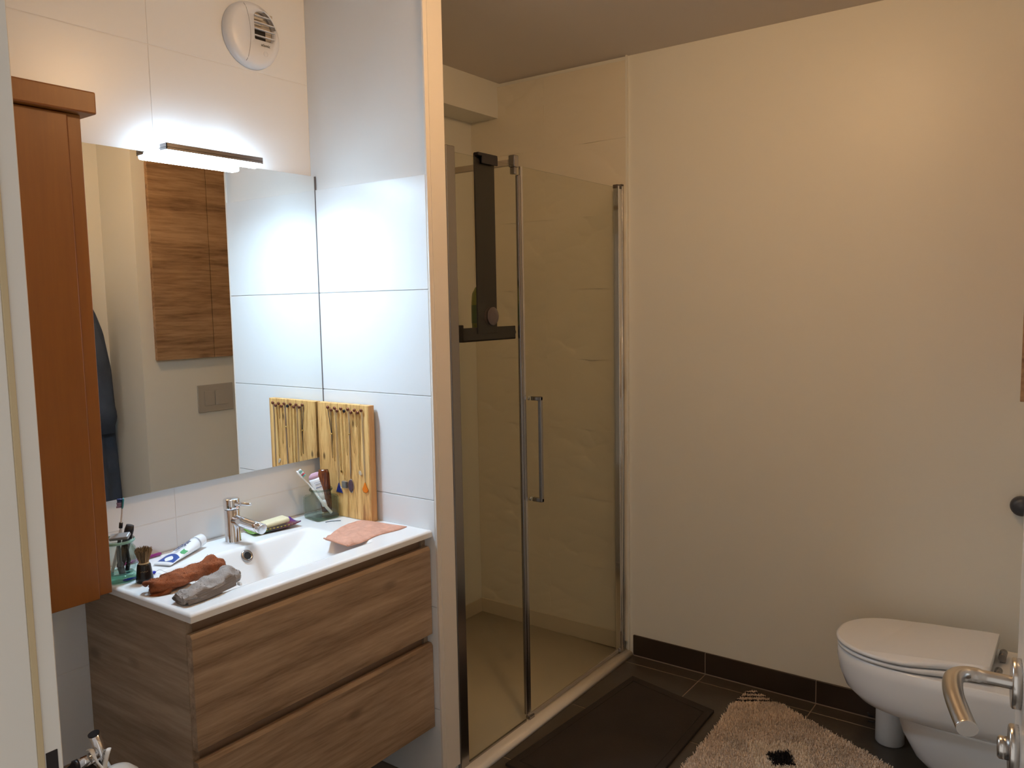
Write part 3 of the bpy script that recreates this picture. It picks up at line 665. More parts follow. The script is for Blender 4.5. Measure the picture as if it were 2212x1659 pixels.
V = np.zeros((N, 4, 3)); ca, sa = np.cos(ang)*wd, np.sin(ang)*wd
V[:, 0] = np.stack([px-ca, py-sa, np.full(N, 0.009)], 1); V[:, 1] = np.stack([px+ca, py+sa, np.full(N, 0.009)], 1)
tx, ty = px+np.cos(la)*lean, py+np.sin(la)*lean
V[:, 2] = np.stack([tx+ca*0.6, ty+sa*0.6, 0.009+hgt], 1); V[:, 3] = np.stack([tx-ca*0.6, ty-sa*0.6, 0.009+hgt], 1)
V -= np.array([1.35, 0.66, 0.0])
me = bpy.data.meshes.new('pile'); me.vertices.add(N*4); me.vertices.foreach_set('co', V.reshape(-1)); me.loops.add(N*4); me.loops.foreach_set('vertex_index', np.arange(N*4))
me.polygons.add(N); me.polygons.foreach_set('loop_start', np.arange(0, N*4, 4)); me.polygons.foreach_set('loop_total', np.full(N, 4)); me.update(); me.validate()
at = me.color_attributes.new('tuft', 'FLOAT_COLOR', 'POINT'); cc = np.ones((N, 4, 4)); cc[:, :, :3] = colr[:, None, :]; at.data.foreach_set('color', cc.reshape(-1))
pm = bpy.data.materials.new('rug_pile'); pm.use_nodes = True; vcn = pm.node_tree.nodes.new('ShaderNodeVertexColor'); vcn.layer_name = 'tuft'
pmb=pm.node_tree.nodes['Principled BSDF']; pm.node_tree.links.new(vcn.outputs[0], pm.node_tree.nodes['Principled BSDF'].inputs['Base Color']); pm.node_tree.nodes['Principled BSDF'].inputs['Roughness'].default_value = 0.9
me.materials.append(pm); o = bpy.data.objects.new('pile', me); COL.objects.link(o); o.parent = rug; o['kind'] = 'stuff'

# ================================================================ THINGS ON THE BASIN
JG = glass('green_jar_glass', (0.95, 0.98, 0.97), (0.45, 0.62, 0.57), ior=1.42)
JG2 = glass('grey_green_jar_glass', (0.95, 0.97, 0.95), (0.62, 0.70, 0.64), ior=1.42)
GBASE = glass('thick_green_glass', (0.66, 0.86, 0.78), (0.28, 0.50, 0.43), ior=1.45)
NAVYP = mat('navy_plastic', (0.03, 0.06, 0.22), 0.4); TEAL = mat('teal_rubber', (0.02, 0.18, 0.20), 0.4); SILV = mat('silver_plastic', (0.36, 0.37, 0.38), 0.3, metal=0.4)
# round jar
jc = Vector((0.114, -0.780, ZB+0.0006))
j1 = thing('round_glass_jar', 'round greenish glass jar of shaving things beside the orange cabinet', 'jar', jc)
b = bmesh.new(); lathe(b, jc, [(0.0396, 0.0134), (0.0457, 0.0202), (0.0473, 0.0336), (0.0462, 0.0672), (0.0418, 0.0829), (0.0374, 0.0896), (0.0374, 0.0963), (0.0413, 0.1008), (0.0413, 0.1053), (0.0374, 0.1075), (0.0341, 0.1053), (0.0341, 0.0918), (0.0396, 0.0784), (0.0429, 0.0616), (0.0429, 0.0336), (0.0374, 0.0202), (0.0011, 0.0190)], 40, cap=False); link('glass_wall', b, JG, j1)
b = bmesh.new(); lathe(b, jc, [(0.0374, 0.0000), (0.0440, 0.0034), (0.0440, 0.0112), (0.0396, 0.0134), (0.0374, 0.0174), (0.0011, 0.0174)], 40); link('glass_base', b, GBASE, j1)
b = bmesh.new(); lathe(b, jc, [(0.0416, 0.0986), (0.0435, 0.1019), (0.0416, 0.1058)], 40, cap=False); link('rim', b, mat('rim_glass', (0.25, 0.48, 0.42), 0.1), j1)
# toothbrush in round jar
t = thing('toothbrush', 'white toothbrush with blue bristles standing in the round glass jar', 'toothbrush', jc + Vector((0, 0, 0.018)), 'toothbrushes in the jars')
pb = [jc+Vector((-0.010, -0.012, 0.019)), jc+Vector((0.004, 0.004, 0.10)), jc+Vector((0.011, 0.010, 0.155)), jc+Vector((0.014, 0.013, 0.186))]
b = bmesh.new(); tube(b, smooth_path(pb), [0.0040]*12+[0.0026]*13, 10); hnd = link('handle', b, mat('toothbrush_white', (0.72, 0.74, 0.78), 0.25), t)
hd = (pb[3]-pb[2]).normalized(); hp0 = pb[3]
b = bmesh.new(); tube(b, [hp0-hd*0.002, hp0+hd*0.003, hp0+hd*0.022, hp0+hd*0.026], [0.003, 0.0055, 0.0055, 0.003], 12, 0.45, hint=(-0.6, -0.8, 0)); link('brush_head', b, TEAL, t)
bd = Vector((-0.62, -0.74, 0.0)).normalized()
b = bmesh.new()
for i in range(5):
    c = hp0 + hd*(0.003+0.0048*i) + bd*0.002
    tube(b, [c, c+bd*(0.0115 if i % 2 else 0.0125)], 0.0026, 6, mi=(0 if i > 2 else 1))
link('bristles', b, [NAVYP, mat('mauve_bristle', (0.35, 0.28, 0.48), 0.5)], t)
b = bmesh.new(); gp = pb[1].lerp(pb[2], 0.75); tube(b, [gp-hd*0.007, gp+hd*0.007], 0.0045, 12); link('grip_ring', b, BLACK, hnd)
# black comb case / trimmer
t = thing('hair_trimmer', 'black upright trimmer handle leaning in the round glass jar', 'trimmer', jc+Vector((0.01, 0.0, 0.018)))
p0, p1 = jc+Vector((-0.004, 0.006, 0.022)), jc+Vector((0.022, 0.026, 0.140)); 
b = bmesh.new(); tube(b, [p0, p0.lerp(p1, 0.3), p0.lerp(p1, 0.9), p1], [0.007, 0.0095, 0.0115, 0.0095], 14, 0.6, hint=(0.7, -0.7, 0)); link('trimmer_body', b, BLACK, t)
# razor with silver head resting on the rim
t = thing('silver_razor', 'silver and black safety razor standing head-up in the round glass jar', 'razor', jc+Vector((0.01, -0.01, 0.018)))
b = bmesh.new(); tube(b, smooth_path([jc+Vector((0.014, 0.002, 0.020)), jc+Vector((0.020, -0.006, 0.05)), jc+Vector((0.023, -0.008, 0.085)), jc+Vector((0.024, -0.005, 0.112))]), [0.0085]*8+[0.006]*8+[0.0045]*9, 12, 0.8); link('handle', b, mat('dark_grey_rubber', (0.045, 0.05, 0.055), 0.5), t)
b = bmesh.new(); hc = jc+Vector((0.024, -0.004, 0.117)); M = Matrix.Translation(hc) @ Matrix.Rotation(math.radians(36), 4, 'Z') @ Matrix.Rotation(math.radians(25), 4, 'X') @ Matrix.Rotation(math.radians(-8), 4, 'Y')
box(b, -0.025, 0.025, -0.010, 0.010, -0.0045, 0.0045, 0.002); bmesh.ops.transform(b, matrix=M, verts=b.verts[:]); link('razor_head', b, SILV, t)
# second black razor
t = tag(link('black_razor', tube(bmesh.new(), smooth_path([jc+Vector((0.004, 0.020, 0.020)), jc+Vector((0.014, 0.020, 0.05)), jc+Vector((0.020, 0.014, 0.088))]), [0.006]*9+[0.004]*8, 10, 0.7), BLACK, origin=jc+Vector((0.0, 0.02, 0.018))), 'black plastic razor standing at the right inside the round jar', 'razor')
# shaving brush
sb = thing('shaving_brush', 'shaving brush with black handle and brown bristles on the washbasin', 'shaving brush', (0.186, -0.752, ZB+0.0005))
sc_ = Vector((0.186, -0.752, ZB+0.0005))
b = bmesh.new(); lathe(b, sc_, [(0.0195, 0), (0.0215, 0.003), (0.0205, 0.012), (0.0165, 0.043), (0.0155, 0.046), (0.012, 0.047)], 32); hh_ = link('handle', b, mat('black_gloss', (0.010, 0.009, 0.009), 0.22), sb)
b = bmesh.new(); lathe(b, sc_+Vector((0, 0, 0.0465)), [(0.0125, 0), (0.0135, 0.001), (0.0135, 0.003), (0.011, 0.004)], 28); link('collar', b, mat('ivory', (0.62, 0.52, 0.34), 0.4), sb)
b = bmesh.new()
for i in range(430):
    a = random.uniform(0, 2*math.pi); q = math.sqrt(random.random()); r0 = 0.010*q; r1 = (0.0195 + random.uniform(-0.002, 0.002))*q; hh = random.uniform(0.030, 0.040)
    s = sc_+Vector((r0*math.cos(a), r0*math.sin(a), 0.049)); e_ = sc_+Vector((r1*math.cos(a)+random.uniform(-.002, .002), r1*math.sin(a)+random.uniform(-.002, .002), 0.049+hh))
    tube(b, [s, e_], [0.0010, 0.0006], 3, cap=False, mi=random.choice([0, 0, 1]))
o = link('bristles', b, [mat('badger_brown', (0.34, 0.23, 0.12), 0.8), mat('badger_dark', (0.12, 0.08, 0.04), 0.8)], sb); o['kind'] = 'stuff'
b = bmesh.new()
cdir = Vector((0.86, -0.5, 0)).normalized(); sd = Vector((0.5, 0.86, 0))
tube(b, [sc_+cdir*0.0182+sd*(t_*0.0022)+Vector((0, 0, 0.030+0.0012*math.sin(t_*2.3)-0.0006*abs(t_)*0)) - cdir*(0.00015*t_*t_) for t_ in np.linspace(-4, 4, 24)], 0.0005, 5)
link('maker_mark', b, mat('gold_print', (0.25, 0.20, 0.12), 0.4, metal=0.5), hh_)
# blue interdental pick with wire
t = thing('blue_interdental_brush', 'bright blue plastic interdental brush lying behind the shaving brush', 'interdental brush', (0.15, -0.745, ZB))
b = bmesh.new(); tube(b, [(0.142, -0.785, ZB+0.004), (0.143, -0.778, ZB+0.0042), (0.147, -0.750, ZB+0.0035), (0.150, -0.722, ZB+0.0035), (0.151, -0.706, ZB+0.005), (0.151, -0.702, ZB+0.005)], [0.002, 0.0035, 0.0024, 0.0024, 0.0042, 0.002], 10); link('stem', b, mat('bright_blue_plastic', (0.01, 0.02, 0.42), 0.3), t)
b = bmesh.new(); tube(b, smooth_path([(0.151, -0.703, ZB+0.005), (0.158, -0.695, ZB+0.010), (0.172, -0.690, ZB+0.006), (0.183, -0.684, ZB+0.0015)]), 0.0005, 5); link('wire', b, mat('grey_wire', (0.35, 0.36, 0.40), 0.4, metal=0.6), t)
# purple handle at the wall
b = bmesh.new(); tube(b, [(0.020, -0.735, ZB+0.0052), (0.018, -0.69, ZB+0.0062), (0.015, -0.612, ZB+0.0062), (0.015, -0.606, ZB+0.0062)], [0.003, 0.0045, 0.0048, 0.003], 12)
tag(link('purple_handle', b, mat('purple_plastic', (0.24, 0.012, 0.13), 0.25), origin=(0.018, -0.67, ZB)), 'thin purple plastic toothbrush handle lying against the tiled wall', 'toothbrush')
# dark stick + small stick near square jar
b = bmesh.new(); tube(b, [(0.210, -0.722, ZB+0.0016), (0.229, -0.713, ZB+0.0016)], 0.0009, 6)
tag(link('hairpin', b, mat('steel_blue', (0.05, 0.08, 0.11), 0.4), origin=(0.22, -0.717, ZB)), 'tiny dark pin lying between the shaving brush and brown washcloth', 'hairpin')
b = bmesh.new(); tube(b, [(0.140, -0.118, ZB+0.0016), (0.150, -0.098, ZB+0.0016), (0.168, -0.078, ZB+0.0012)], 0.0011, 6)
tag(link('hairpin', b, mat('steel_blue', (0.05, 0.08, 0.11), 0.4), origin=(0.15, -0.1, ZB)), 'tiny blue-grey pin lying before the square glass jar', 'hairpin')

# toothpaste tube
tb0 = Vector((0.108, -0.660, ZB+0.004)); tb1 = Vector((0.052, -0.520, ZB+0.0205)); td = (tb1-tb0); tl_ = td.length; td.normalize()
ta = Vector((-td.y, td.x, 0)).normalized()*-1; tbn = ta.cross(td).normalized()
if tbn.z < 0: tbn = -tbn
t = thing('toothpaste_tube', 'white toothpaste tube with blue and green print lying left of the tap', 'toothpaste', (0.08, -0.59, ZB))
def tring(s, hw, th, n=28):
    c = tb0 + td*(s*tl_)
    return [c + ta*(hw*math.cos(2*math.pi*i/n)) + tbn*(th*math.sin(2*math.pi*i/n)) for i in range(n)]
WT = mat('tube_white', (0.82, 0.83, 0.85), 0.25)
b = bmesh.new(); secs = [(0.0, 0.0270, 0.0012), (0.07, 0.0270, 0.0014), (0.09, 0.0268, 0.003), (0.35, 0.0250, 0.0085), (0.65, 0.0225, 0.0135), (0.9, 0.0198, 0.0170), (0.97, 0.0190, 0.0178), (1.0, 0.0150, 0.0145)]
loft(b, [tring(*s) for s in secs]); bmesh.ops.recalc_face_normals(b, faces=b.faces[:]); tbo = link('tube_body', b, WT, t)
b = bmesh.new(); lathe(b, tb0+td*(tl_*1.0), [(0.0178, 0), (0.0182, 0.002), (0.0170, 0.026), (0.0155, 0.028)], 32, td); link('cap', b, WT, t)
b = bmesh.new(); lathe(b, tb0+td*(tl_*0.955), [(0.0196, 0), (0.0196, 0.0012)], 32, td, cap=False); link('ring_line', b, mat('line_grey', (0.35, 0.36, 0.42), 0.4), t)
def tsurf(s, u, off=0.0004):   # u in -1..1 across
    hw = np.interp(s, [q[0] for q in secs], [q[1] for q in secs]); th = np.interp(s, [q[0] for q in secs], [q[2] for q in secs])
    a_ = math.pi/2*(1-u)*1.0; a_ = math.acos(max(-1, min(1, u)))
    return tb0 + td*(s*tl_) + ta*(hw*math.cos(a_)) + tbn*(th*math.sin(a_)+off)
def tpatch(fn, nu=18, nv=8):
    bb_ = bmesh.new(); g_ = [[bb_.verts.new(tsurf(*fn(i/nu, j/nv))) for i in range(nu+1)] for j in range(nv+1)]
    for j in range(nv):
        for i in range(nu): bb_.faces.new((g_[j][i], g_[j][i+1], g_[j+1][i+1], g_[j+1][i]))
    return bb_
# ta orientation: +u side
link('blue_print', tpatch(lambda p, q: (0.10+0.26*q - 0.06*(2*p-1)**2*q, -0.92+1.84*p)), mat('print_blue', (0.02, 0.07, 0.30), 0.3), tbo)
link('white_print', tpatch(lambda p, q: (0.13+0.15*q, (-0.42+0.84*p)*(math.sin(math.pi*(0.12+0.76*q))))) if False else tpatch(lambda p, q: (0.105+0.175*q, (0.06+(-0.45+0.9*p)*math.sin(math.pi*(0.05+0.90*q))), 0.0008)), WT, tbo)
side_ = 1.0 if ta.x > 0 else -1.0
link('green_print', tpatch(lambda p, q: (0.44+0.13*q-0.03*math.sin(math.pi*p), side_*(0.42+0.52*p), 0.0006)), mat('print_green', (0.08, 0.36, 0.13), 0.3), tbo)
lt = text_mesh('lettering', 'zendium', 0.0235, mat('print_navy', (0.015, 0.02, 0.12), 0.4), tbo, tsurf(0.66, 0.0, 0.0022), -td, -(ta*side_) if False else (tbn.cross(-td)), 0.0003)

# soap dish with soap
sd_c = Vector((0.062, -0.262, ZB)); sdm = bpy.data.materials.new('fused_glass'); sdm.use_nodes = True; nt = sdm.node_tree; pbn = nt.nodes['Principled BSDF']
tcn = nt.nodes.new('ShaderNodeTexCoord'); sep = nt.nodes.new('ShaderNodeSeparateXYZ'); nt.links.new(tcn.outputs['Object'], sep.inputs[0])
mr = nt.nodes.new('ShaderNodeMapRange'); mr.inputs[1].default_value = -0.085; mr.inputs[2].default_value = 0.085; nt.links.new(sep.outputs['Y'], mr.inputs[0])
cr_ = nt.nodes.new('ShaderNodeValToRGB'); nt.links.new(mr.outputs[0], cr_.inputs[0]); el = cr_.color_ramp.elements
el[0].color = (0.22, 0.50, 0.05, 1); el[1].color = (0.05, 0.02, 0.25, 1)
for p_, c_ in ((0.16, (0.06, 0.16, 0.03)), (0.35, (0.025, 0.015, 0.012)), (0.72, (0.10, 0.015, 0.02)), (0.86, (0.16, 0.02, 0.05))):
    e_ = el.new(p_); e_.color = (*c_, 1)
nt.links.new(cr_.outputs[0], pbn.inputs['Base Color']); pbn.inputs['Roughness'].default_value = 0.1
t = thing('soap_dish', 'colourful fused glass soap dish, green to purple, behind the tap spout', 'soap dish', sd_c)
b = bmesh.new(); gx, gy = 8, 16; gl = []
for j in range(gy+1):
    row = []
    for i in range(gx+1):
        u, v = i/gx*2-1, j/gy*2-1; row.append((u*0.036, v*0.078 + 0.0*u, 0.004 + 0.010*v*v*(1 if v > 0 else 0.35) + 0.006*u*u))
    gl.append(row)
Mr = Matrix.Rotation(math.radians(-10), 4, 'Z')
tv = [[b.verts.new(sd_c + Mr @ Vector(p)) for p in r] for r in gl]; bv = [[b.verts.new(sd_c + Mr @ Vector((p[0], p[1], max(0.0006, p[2]-0.004)))) for p in r] for r in gl]
for j in range(gy):
    for i in range(gx):
        b.faces.new((tv[j][i], tv[j][i+1], tv[j+1][i+1], tv[j+1][i])); b.faces.new((bv[j][i], bv[j+1][i], bv[j+1][i+1], bv[j][i+1]))
for i in range(gx): b.faces.new((tv[0][i], bv[0][i], bv[0][i+1], tv[0][i+1])); b.faces.new((tv[gy][i], tv[gy][i+1], bv[gy][i+1], bv[gy][i]))
for j in range(gy): b.faces.new((tv[j][0], tv[j+1][0], bv[j+1][0], bv[j][0])); b.faces.new((tv[j][gx], bv[j][gx], bv[j+1][gx], tv[j+1][gx]))
bmesh.ops.recalc_face_normals(b, faces=b.faces[:]); link('dish', b, sdm, t)
b = bmesh.new(); 
for k in range(9):
    yv = -0.05+0.0125*k; q = sd_c + Mr @ Vector((0.033, yv, 0.0125)); 
    tube(b, [q+Vector((0, -0.003, 0)), q+Vector((0.0, 0.003, 0.0))], 0.0016, 6)
link('yellow_dots', b, mat('yellow_enamel', (0.45, 0.33, 0.04), 0.3), t)
b = nbox(-0.024, 0.024, -0.045, 0.045, 0.0, 0.017, 0.007, 4); bmesh.ops.transform(b, matrix=Matrix.Translation(sd_c+Vector((0.0, 0.005, 0.0135))) @ Matrix.Rotation(math.radians(-10), 4, 'Z') @ Matrix.Rotation(math.radians(5), 4, 'X'), verts=b.verts[:])
tag(link('soap_bar', b, mat('cream_soap', (0.74, 0.68, 0.46), 0.45), origin=sd_c+Vector((0, 0, 0.0135)), smooth=True), 'cream bar of soap lying on the colourful glass dish', 'soap')

# square jar with brushes
qc = Vector((0.083, -0.083, ZB+0.0006)); qa = math.radians(-8)
def sqring(hw, z, rr_=0.25, n=40):
    out = []
    for i in range(n):
        a = 2*math.pi*i/n; c_, s_ = math.cos(a), math.sin(a); p = 2/ (2+ (1-rr_)*10)
        x = hw*math.copysign(abs(c_)**p, c_); y = hw*math.copysign(abs(s_)**p, s_)
        out.append(qc + Vector((x*math.cos(qa)-y*math.sin(qa), x*math.sin(qa)+y*math.cos(qa), z)))
    return out
t = thing('square_glass_jar', 'square grey-green glass jar holding brushes in the basin corner', 'jar', qc)
b = bmesh.new(); loft(b, [sqring(0.040, 0.006, .3), sqring(0.0440, 0.012, .2), sqring(0.0445, 0.060, .2), sqring(0.0435, 0.070, .25), sqring(0.039, 0.0765, .5), sqring(0.0335, 0.080, 1.), sqring(0.033, 0.086, 1.), sqring(0.036, 0.091, 1.), sqring(0.0375, 0.095, 1.), sqring(0.0355, 0.098, 1.), sqring(0.0315, 0.0965, 1.), sqring(0.0305, 0.080, 1.), sqring(0.040, 0.068, .3), sqring(0.041, 0.058, .2), sqring(0.041, 0.014, .2)], cap=False)
bmesh.ops.recalc_face_normals(b, faces=b.faces[:]); link('glass_wall', b, JG2, t)
b = bmesh.new(); loft(b, [sqring(0.040, 0.0, .4), sqring(0.0430, 0.004, .25), sqring(0.0430, 0.0100, .2), sqring(0.040, 0.0130, .2)]); bmesh.ops.recalc_face_normals(b, faces=b.faces[:]); link('glass_base', b, glass('grey_green_base', (0.74, 0.80, 0.74), (0.30, 0.37, 0.32)), t)
b = bmesh.new(); loft(b, [sqring(0.0365, 0.0915, 1.), sqring(0.0382, 0.0950, 1.), sqring(0.0365, 0.0985, 1.)], cap=False); link('rim', b, glass('rim_gg', (0.60, 0.66, 0.60), (0.22, 0.28, 0.24)), t)
# toothbrush leaning left
t = thing('toothbrush', 'white toothbrush with green and red bristles leaning left in the square jar', 'toothbrush', qc+Vector((0.02, 0.02, 0.016)), 'toothbrushes in the jars')
pb = [qc+Vector((0.034, 0.012, 0.018)), qc+Vector((0.014, -0.012, 0.060)), qc+Vector((-0.010, -0.026, 0.100)), qc+Vector((-0.026, -0.050, 0.138))]
b = bmesh.new(); tube(b, smooth_path(pb), [0.0078]*9+[0.0058]*8+[0.0042]*8, 12, 0.6); link('handle', b, mat('brush_white', (0.80, 0.78, 0.76), 0.3), t)
hd = (pb[3]-pb[2]).normalized(); hp0 = pb[3]
b = bmesh.new(); tube(b, [hp0-hd*0.002, hp0+hd*0.004, hp0+hd*0.025, hp0+hd*0.030], [0.004, 0.0078, 0.0078, 0.004], 12, 0.5, hint=(0.6, 0.6, 0.4)); link('brush_head', b, mat('brush_white', (1, 1, 1)), t)
b = bmesh.new(); bd = Vector((0.55, 0.25, 0.55)).normalized()
for i in range(5):
    c = hp0+hd*(0.003+0.0053*i)+bd*0.002; tube(b, [c, c+bd*0.0125], 0.0036, 6, mi=(1 if i == 1 else (2 if i in (0, 3) else 0)))
link('bristles', b, [mat('bristle_white', (0.75, 0.8, 0.8), 0.6), mat('bristle_red', (0.6, 0.08, 0.12), 0.5), mat('bristle_green', (0.18, 0.48, 0.42), 0.5)], t)
# small cosmetic tube (pink top)
t = thing('cosmetic_tube', 'white and pink cosmetic tube standing upside down in the square jar', 'tube', qc+Vector((0, 0, 0.016)))
pa, pz = qc+Vector((0.006, 0.004, 0.060)), qc+Vector((-0.012, -0.014, 0.150)); ax = (pz-pa).normalized(); fa = Vector((0.62, 0.70, 0.2)).normalized(); fa = (fa - ax*fa.dot(ax)).normalized(); fb = ax.cross(fa)
def fring(s, hw, th, n=24): return [pa+(pz-pa)*s + fa*(hw*math.cos(2*math.pi*i/n)) + fb*(th*math.sin(2*math.pi*i/n)) for i in range(n)]
b = bmesh.new(); loft(b, [fring(0.0, 0.010, 0.0095), fring(0.12, 0.0125, 0.011), fring(0.4, 0.0190, 0.0105), fring(0.72, 0.0235, 0.0075), fring(0.80, 0.0235, 0.0062)]); bmesh.ops.recalc_face_normals(b, faces=b.faces[:]); cto = link('tube_body', b, WT, t)
b = bmesh.new(); loft(b, [fring(0.80, 0.0236, 0.0063), fring(0.92, 0.0205, 0.0036), fring(0.99, 0.0120, 0.0020), fring(1.0, 0.008, 0.001)]); bmesh.ops.recalc_face_normals(b, faces=b.faces[:]); link('pink_top', b, mat('pale_pink', (0.70, 0.45, 0.58), 0.35), t)
b = bmesh.new(); lathe(b, pa-ax*0.022, [(0.0095, 0), (0.0105, 0.002), (0.0105, 0.020), (0.009, 0.022)], 24, ax); link('cap', b, WT, t)
fbo = fb if fb.dot(Vector((1, -0.8, 0.2))) > 0 else -fb
for (s_, o_, L_) in ((0.66, 0.0, 0.022), (0.60, 0.002, 0.018), (0.48, 0.0, 0.020), (0.30, 0.002, 0.016), (0.24, 0.0, 0.015)):
    b = bmesh.new(); c = pa+(pz-pa)*s_ + fbo*0.0100
    for q in range(4):
        cc_ = c + fa*((q-1.5)*L_/4.2); tube(b, [cc_-fa*L_/11, cc_+fa*L_/11], 0.0006 if s_ != 0.48 else 0.0014, 5)
    link('print_line', b, mat('print_slate', (0.08, 0.10, 0.25), 0.5), cto)
# brown comb in the jar
t = thing('brown_comb', 'brown tortoiseshell comb standing in the square glass jar', 'comb', qc+Vector((0, 0, 0.016)))
TORT = wood('tortoise', (0.020, 0.005, 0.002), (0.09, 0.020, 0.006), (0.30, 0.085, 0.020), 'z', 4.0, rough=0.15, bump=0.0, seed=9)
pa, pz = qc+Vector((0.012, 0.012, 0.020)), qc+Vector((0.012, 0.004, 0.160)); fa = Vector((0.75, 0.55, 0.0)).normalized()
b = bmesh.new(); tube(b, [pa, pa.lerp(pz, 0.2), pa.lerp(pz, 0.9), pz], [0.016, 0.0185, 0.0185, 0.015], 18, 0.40, hint=(0.6, -0.75, 0)); link('comb_back', b, TORT, t)
cm = bmesh.new()
for k in range(14):
    c = pa.lerp(pz, 0.40+0.043*k); tube(cm, [c+Vector((-0.002, 0.004, 0)), c+Vector((-0.007, 0.013, 0.002))], [0.0014, 0.0010], 5)
o = link('comb_teeth', cm, TORT, t); o['kind'] = 'stuff'
# dark comb reflected
# jewellery board
bd_ = thing('jewellery_board', 'pine board with necklace pins standing against the white tiles', 'board', (0.16, -0.02, ZB))
link('board', nbox(0.028, 0.266, -0.036, -0.0125, ZB+0.0008, 1.202, 0.0012), PINE, bd_)
link('board_edge', nbox(0.2662, 0.2690, -0.036, -0.0125, ZB+0.0008, 1.202, 0.001), wood('pine_edge', (0.40, 0.18, 0.05), (0.52, 0.26, 0.08), (0.6, 0.33, 0.12), 'z', 2.0), bd_)
pins = [(0.088, 1.192), (0.104, 1.184), (0.120, 1.191), (0.132, 1.183), (0.150, 1.191), (0.165, 1.184), (0.183, 1.191), (0.197, 1.182), (0.213, 1.190), (0.228, 1.183), (0.244, 1.191)]
YB = -0.036
pins = [(x-0.002, z-0.005) for x, z in pins]
for i, (x, z) in enumerate(pins):
    b = bmesh.new(); lathe(b, (x, YB+0.001, z), [(0.0012, 0), (0.0012, 0.006), (0.0056, 0.0065), (0.0060, 0.008), (0.0042, 0.0105), (0.001, 0.0115)], 14, (0, -1, 0.1))
    o = link('pin', b, mat('copper_pin', (0.20, 0.075, 0.045), 0.3, metal=0.8) if i != 5 else mat('black_pin', (0.012, 0.010, 0.015), 0.3, metal=0.4), bd_)
    if i == 5: o['label'] = 'black pin head'
GOLD = mat('gold_chain', (0.60, 0.42, 0.16), 0.25, metal=1.0); SILVER = mat('silver_chain', (0.42, 0.38, 0.36), 0.3, metal=0.9); CORD = mat('black_cord', (0.008, 0.007, 0.010), 0.6)
def necklace(i, zlow, m, label, xl=None, r=0.0008, wdt=0.006, pend=None, bead=None, cat='necklace'):
    x, z = pins[i]; xl = x if xl is None else xl
    t = thing('necklace', label, cat, (x, YB-0.003, zlow), 'necklaces hanging on the pine board')
    b = bmesh.new()
    L_ = [(x-0.0022, YB-0.0035, z+0.001)] + [(x-0.0022-(wdt/2-0.0022)*s+(xl-x)*s, YB-0.0022, z+(zlow-z)*s) for s in (0.2, 0.45, 0.7, 0.9)] + [(xl, YB-0.0022, zlow)]
    R_ = [(xl, YB-0.0022, zlow)] + [(x+0.0022+(wdt/2-0.0022)*s+(xl-x)*s, YB-0.0022, z+(zlow-z)*s) for s in (0.9, 0.7, 0.45, 0.2)] + [(x+0.0022, YB-0.0035, z+0.001)]
    if bead is not None:
        # strands join at the bead
        L_ = [(x-0.004, YB-0.0035, z)] + [(xl-0.0006, YB-0.0025, bead)] + [(xl-0.0008, YB-0.0022, zlow)]
        R_ = [(xl-0.0008, YB-0.0022, zlow)] + [(xl+0.0010, YB-0.0025, bead)] + [(x+0.010, YB-0.0030, z-0.030), (x+0.009, YB-0.0035, z)]
    pth = L_ + R_[1:]
    tube(b, pth, r, 5); link('chain', b, m, t)
    if bead is not None:
        b = bmesh.new(); lathe(b, (xl, YB-0.0025, bead-0.003), [(0.001, 0), (0.0032, 0.001), (0.0036, 0.003), (0.0032, 0.005), (0.001, 0.006)], 12); link('bead', b, GOLD, t)
    if pend: pend(t, xl, zlow)
    return t
def pend_poly(pts, th, m, frame=None, nm='pendant'):
    def fn(t, x, z):
        b = bmesh.new(); lo = [b.verts.new((x+p[0], YB-0.0012, z+p[1])) for p in pts]; hi = [b.verts.new((x+p[0]*0.82, YB-0.0012-th, z+p[1]*0.9-0.001)) for p in pts]; n_ = len(pts)
        b.faces.new(lo); b.faces.new(list(reversed(hi)))
        for i in range(n_): b.faces.new((lo[i], hi[i], hi[(i+1) % n_], lo[(i+1) % n_]))
        bmesh.ops.recalc_face_normals(b, faces=b.faces[:]); o = link(nm, b, m, t)
        if frame:
            b = bmesh.new(); tube(b, [(x+p[0]*1.03, YB-0.0022, z+p[1]*1.02) for p in pts+[pts[0]]], 0.0009, 5, cap=False); link('setting', b, frame, t)
    return fn
drop = [(0, 0)] + [(0.0125*math.sin(a), -0.0240+0.0105*math.cos(a)) for a in np.linspace(0.75, 2*math.pi-0.75, 16)]
ell = [(0.0115*math.sin(a)*abs(math.sin(a))**0.15, -0.021+0.0215*math.cos(a)) for a in np.linspace(0, 2*math.pi, 20)[:-1]]
sq = [(-0.0120, -0.004), (0.0110, -0.004), (0.0120, -0.026), (-0.0105, -0.026)]
tri = [(0, 0), (0.0165, -0.035), (-0.0150, -0.033)]
leaf = [(0, 0), (0.006, -0.005), (0.010, -0.013), (0.005, -0.018), (-0.003, -0.013), (-0.005, -0.005)]
SETM = mat('silver_setting', (0.50, 0.50, 0.54), 0.2, metal=0.9)
necklace(0, 1.02, CORD, 'black double-cord necklace with a small gold bead, leftmost on the pine board', xl=0.096, r=0.0011, bead=1.100)
necklace(1, 1.01, GOLD, 'plain thin gold chain on the second pin of the pine board', xl=0.106)
necklace(2, 0.941, SILVER, 'silver chain with a dark blue triangular pendant above the square jar', xl=0.1225, r=0.0007, pend=pend_poly(tri, 0.004, mat('blue_stone', (0.02, 0.03, 0.16), 0.1), SETM))
necklace(3, 0.985, GOLD, 'fine gold chain with a tiny charm, between blue and grey pendants', xl=0.135, pend=pend_poly([(p[0]*0.6, p[1]*0.6) for p in leaf], 0.002, GOLD))
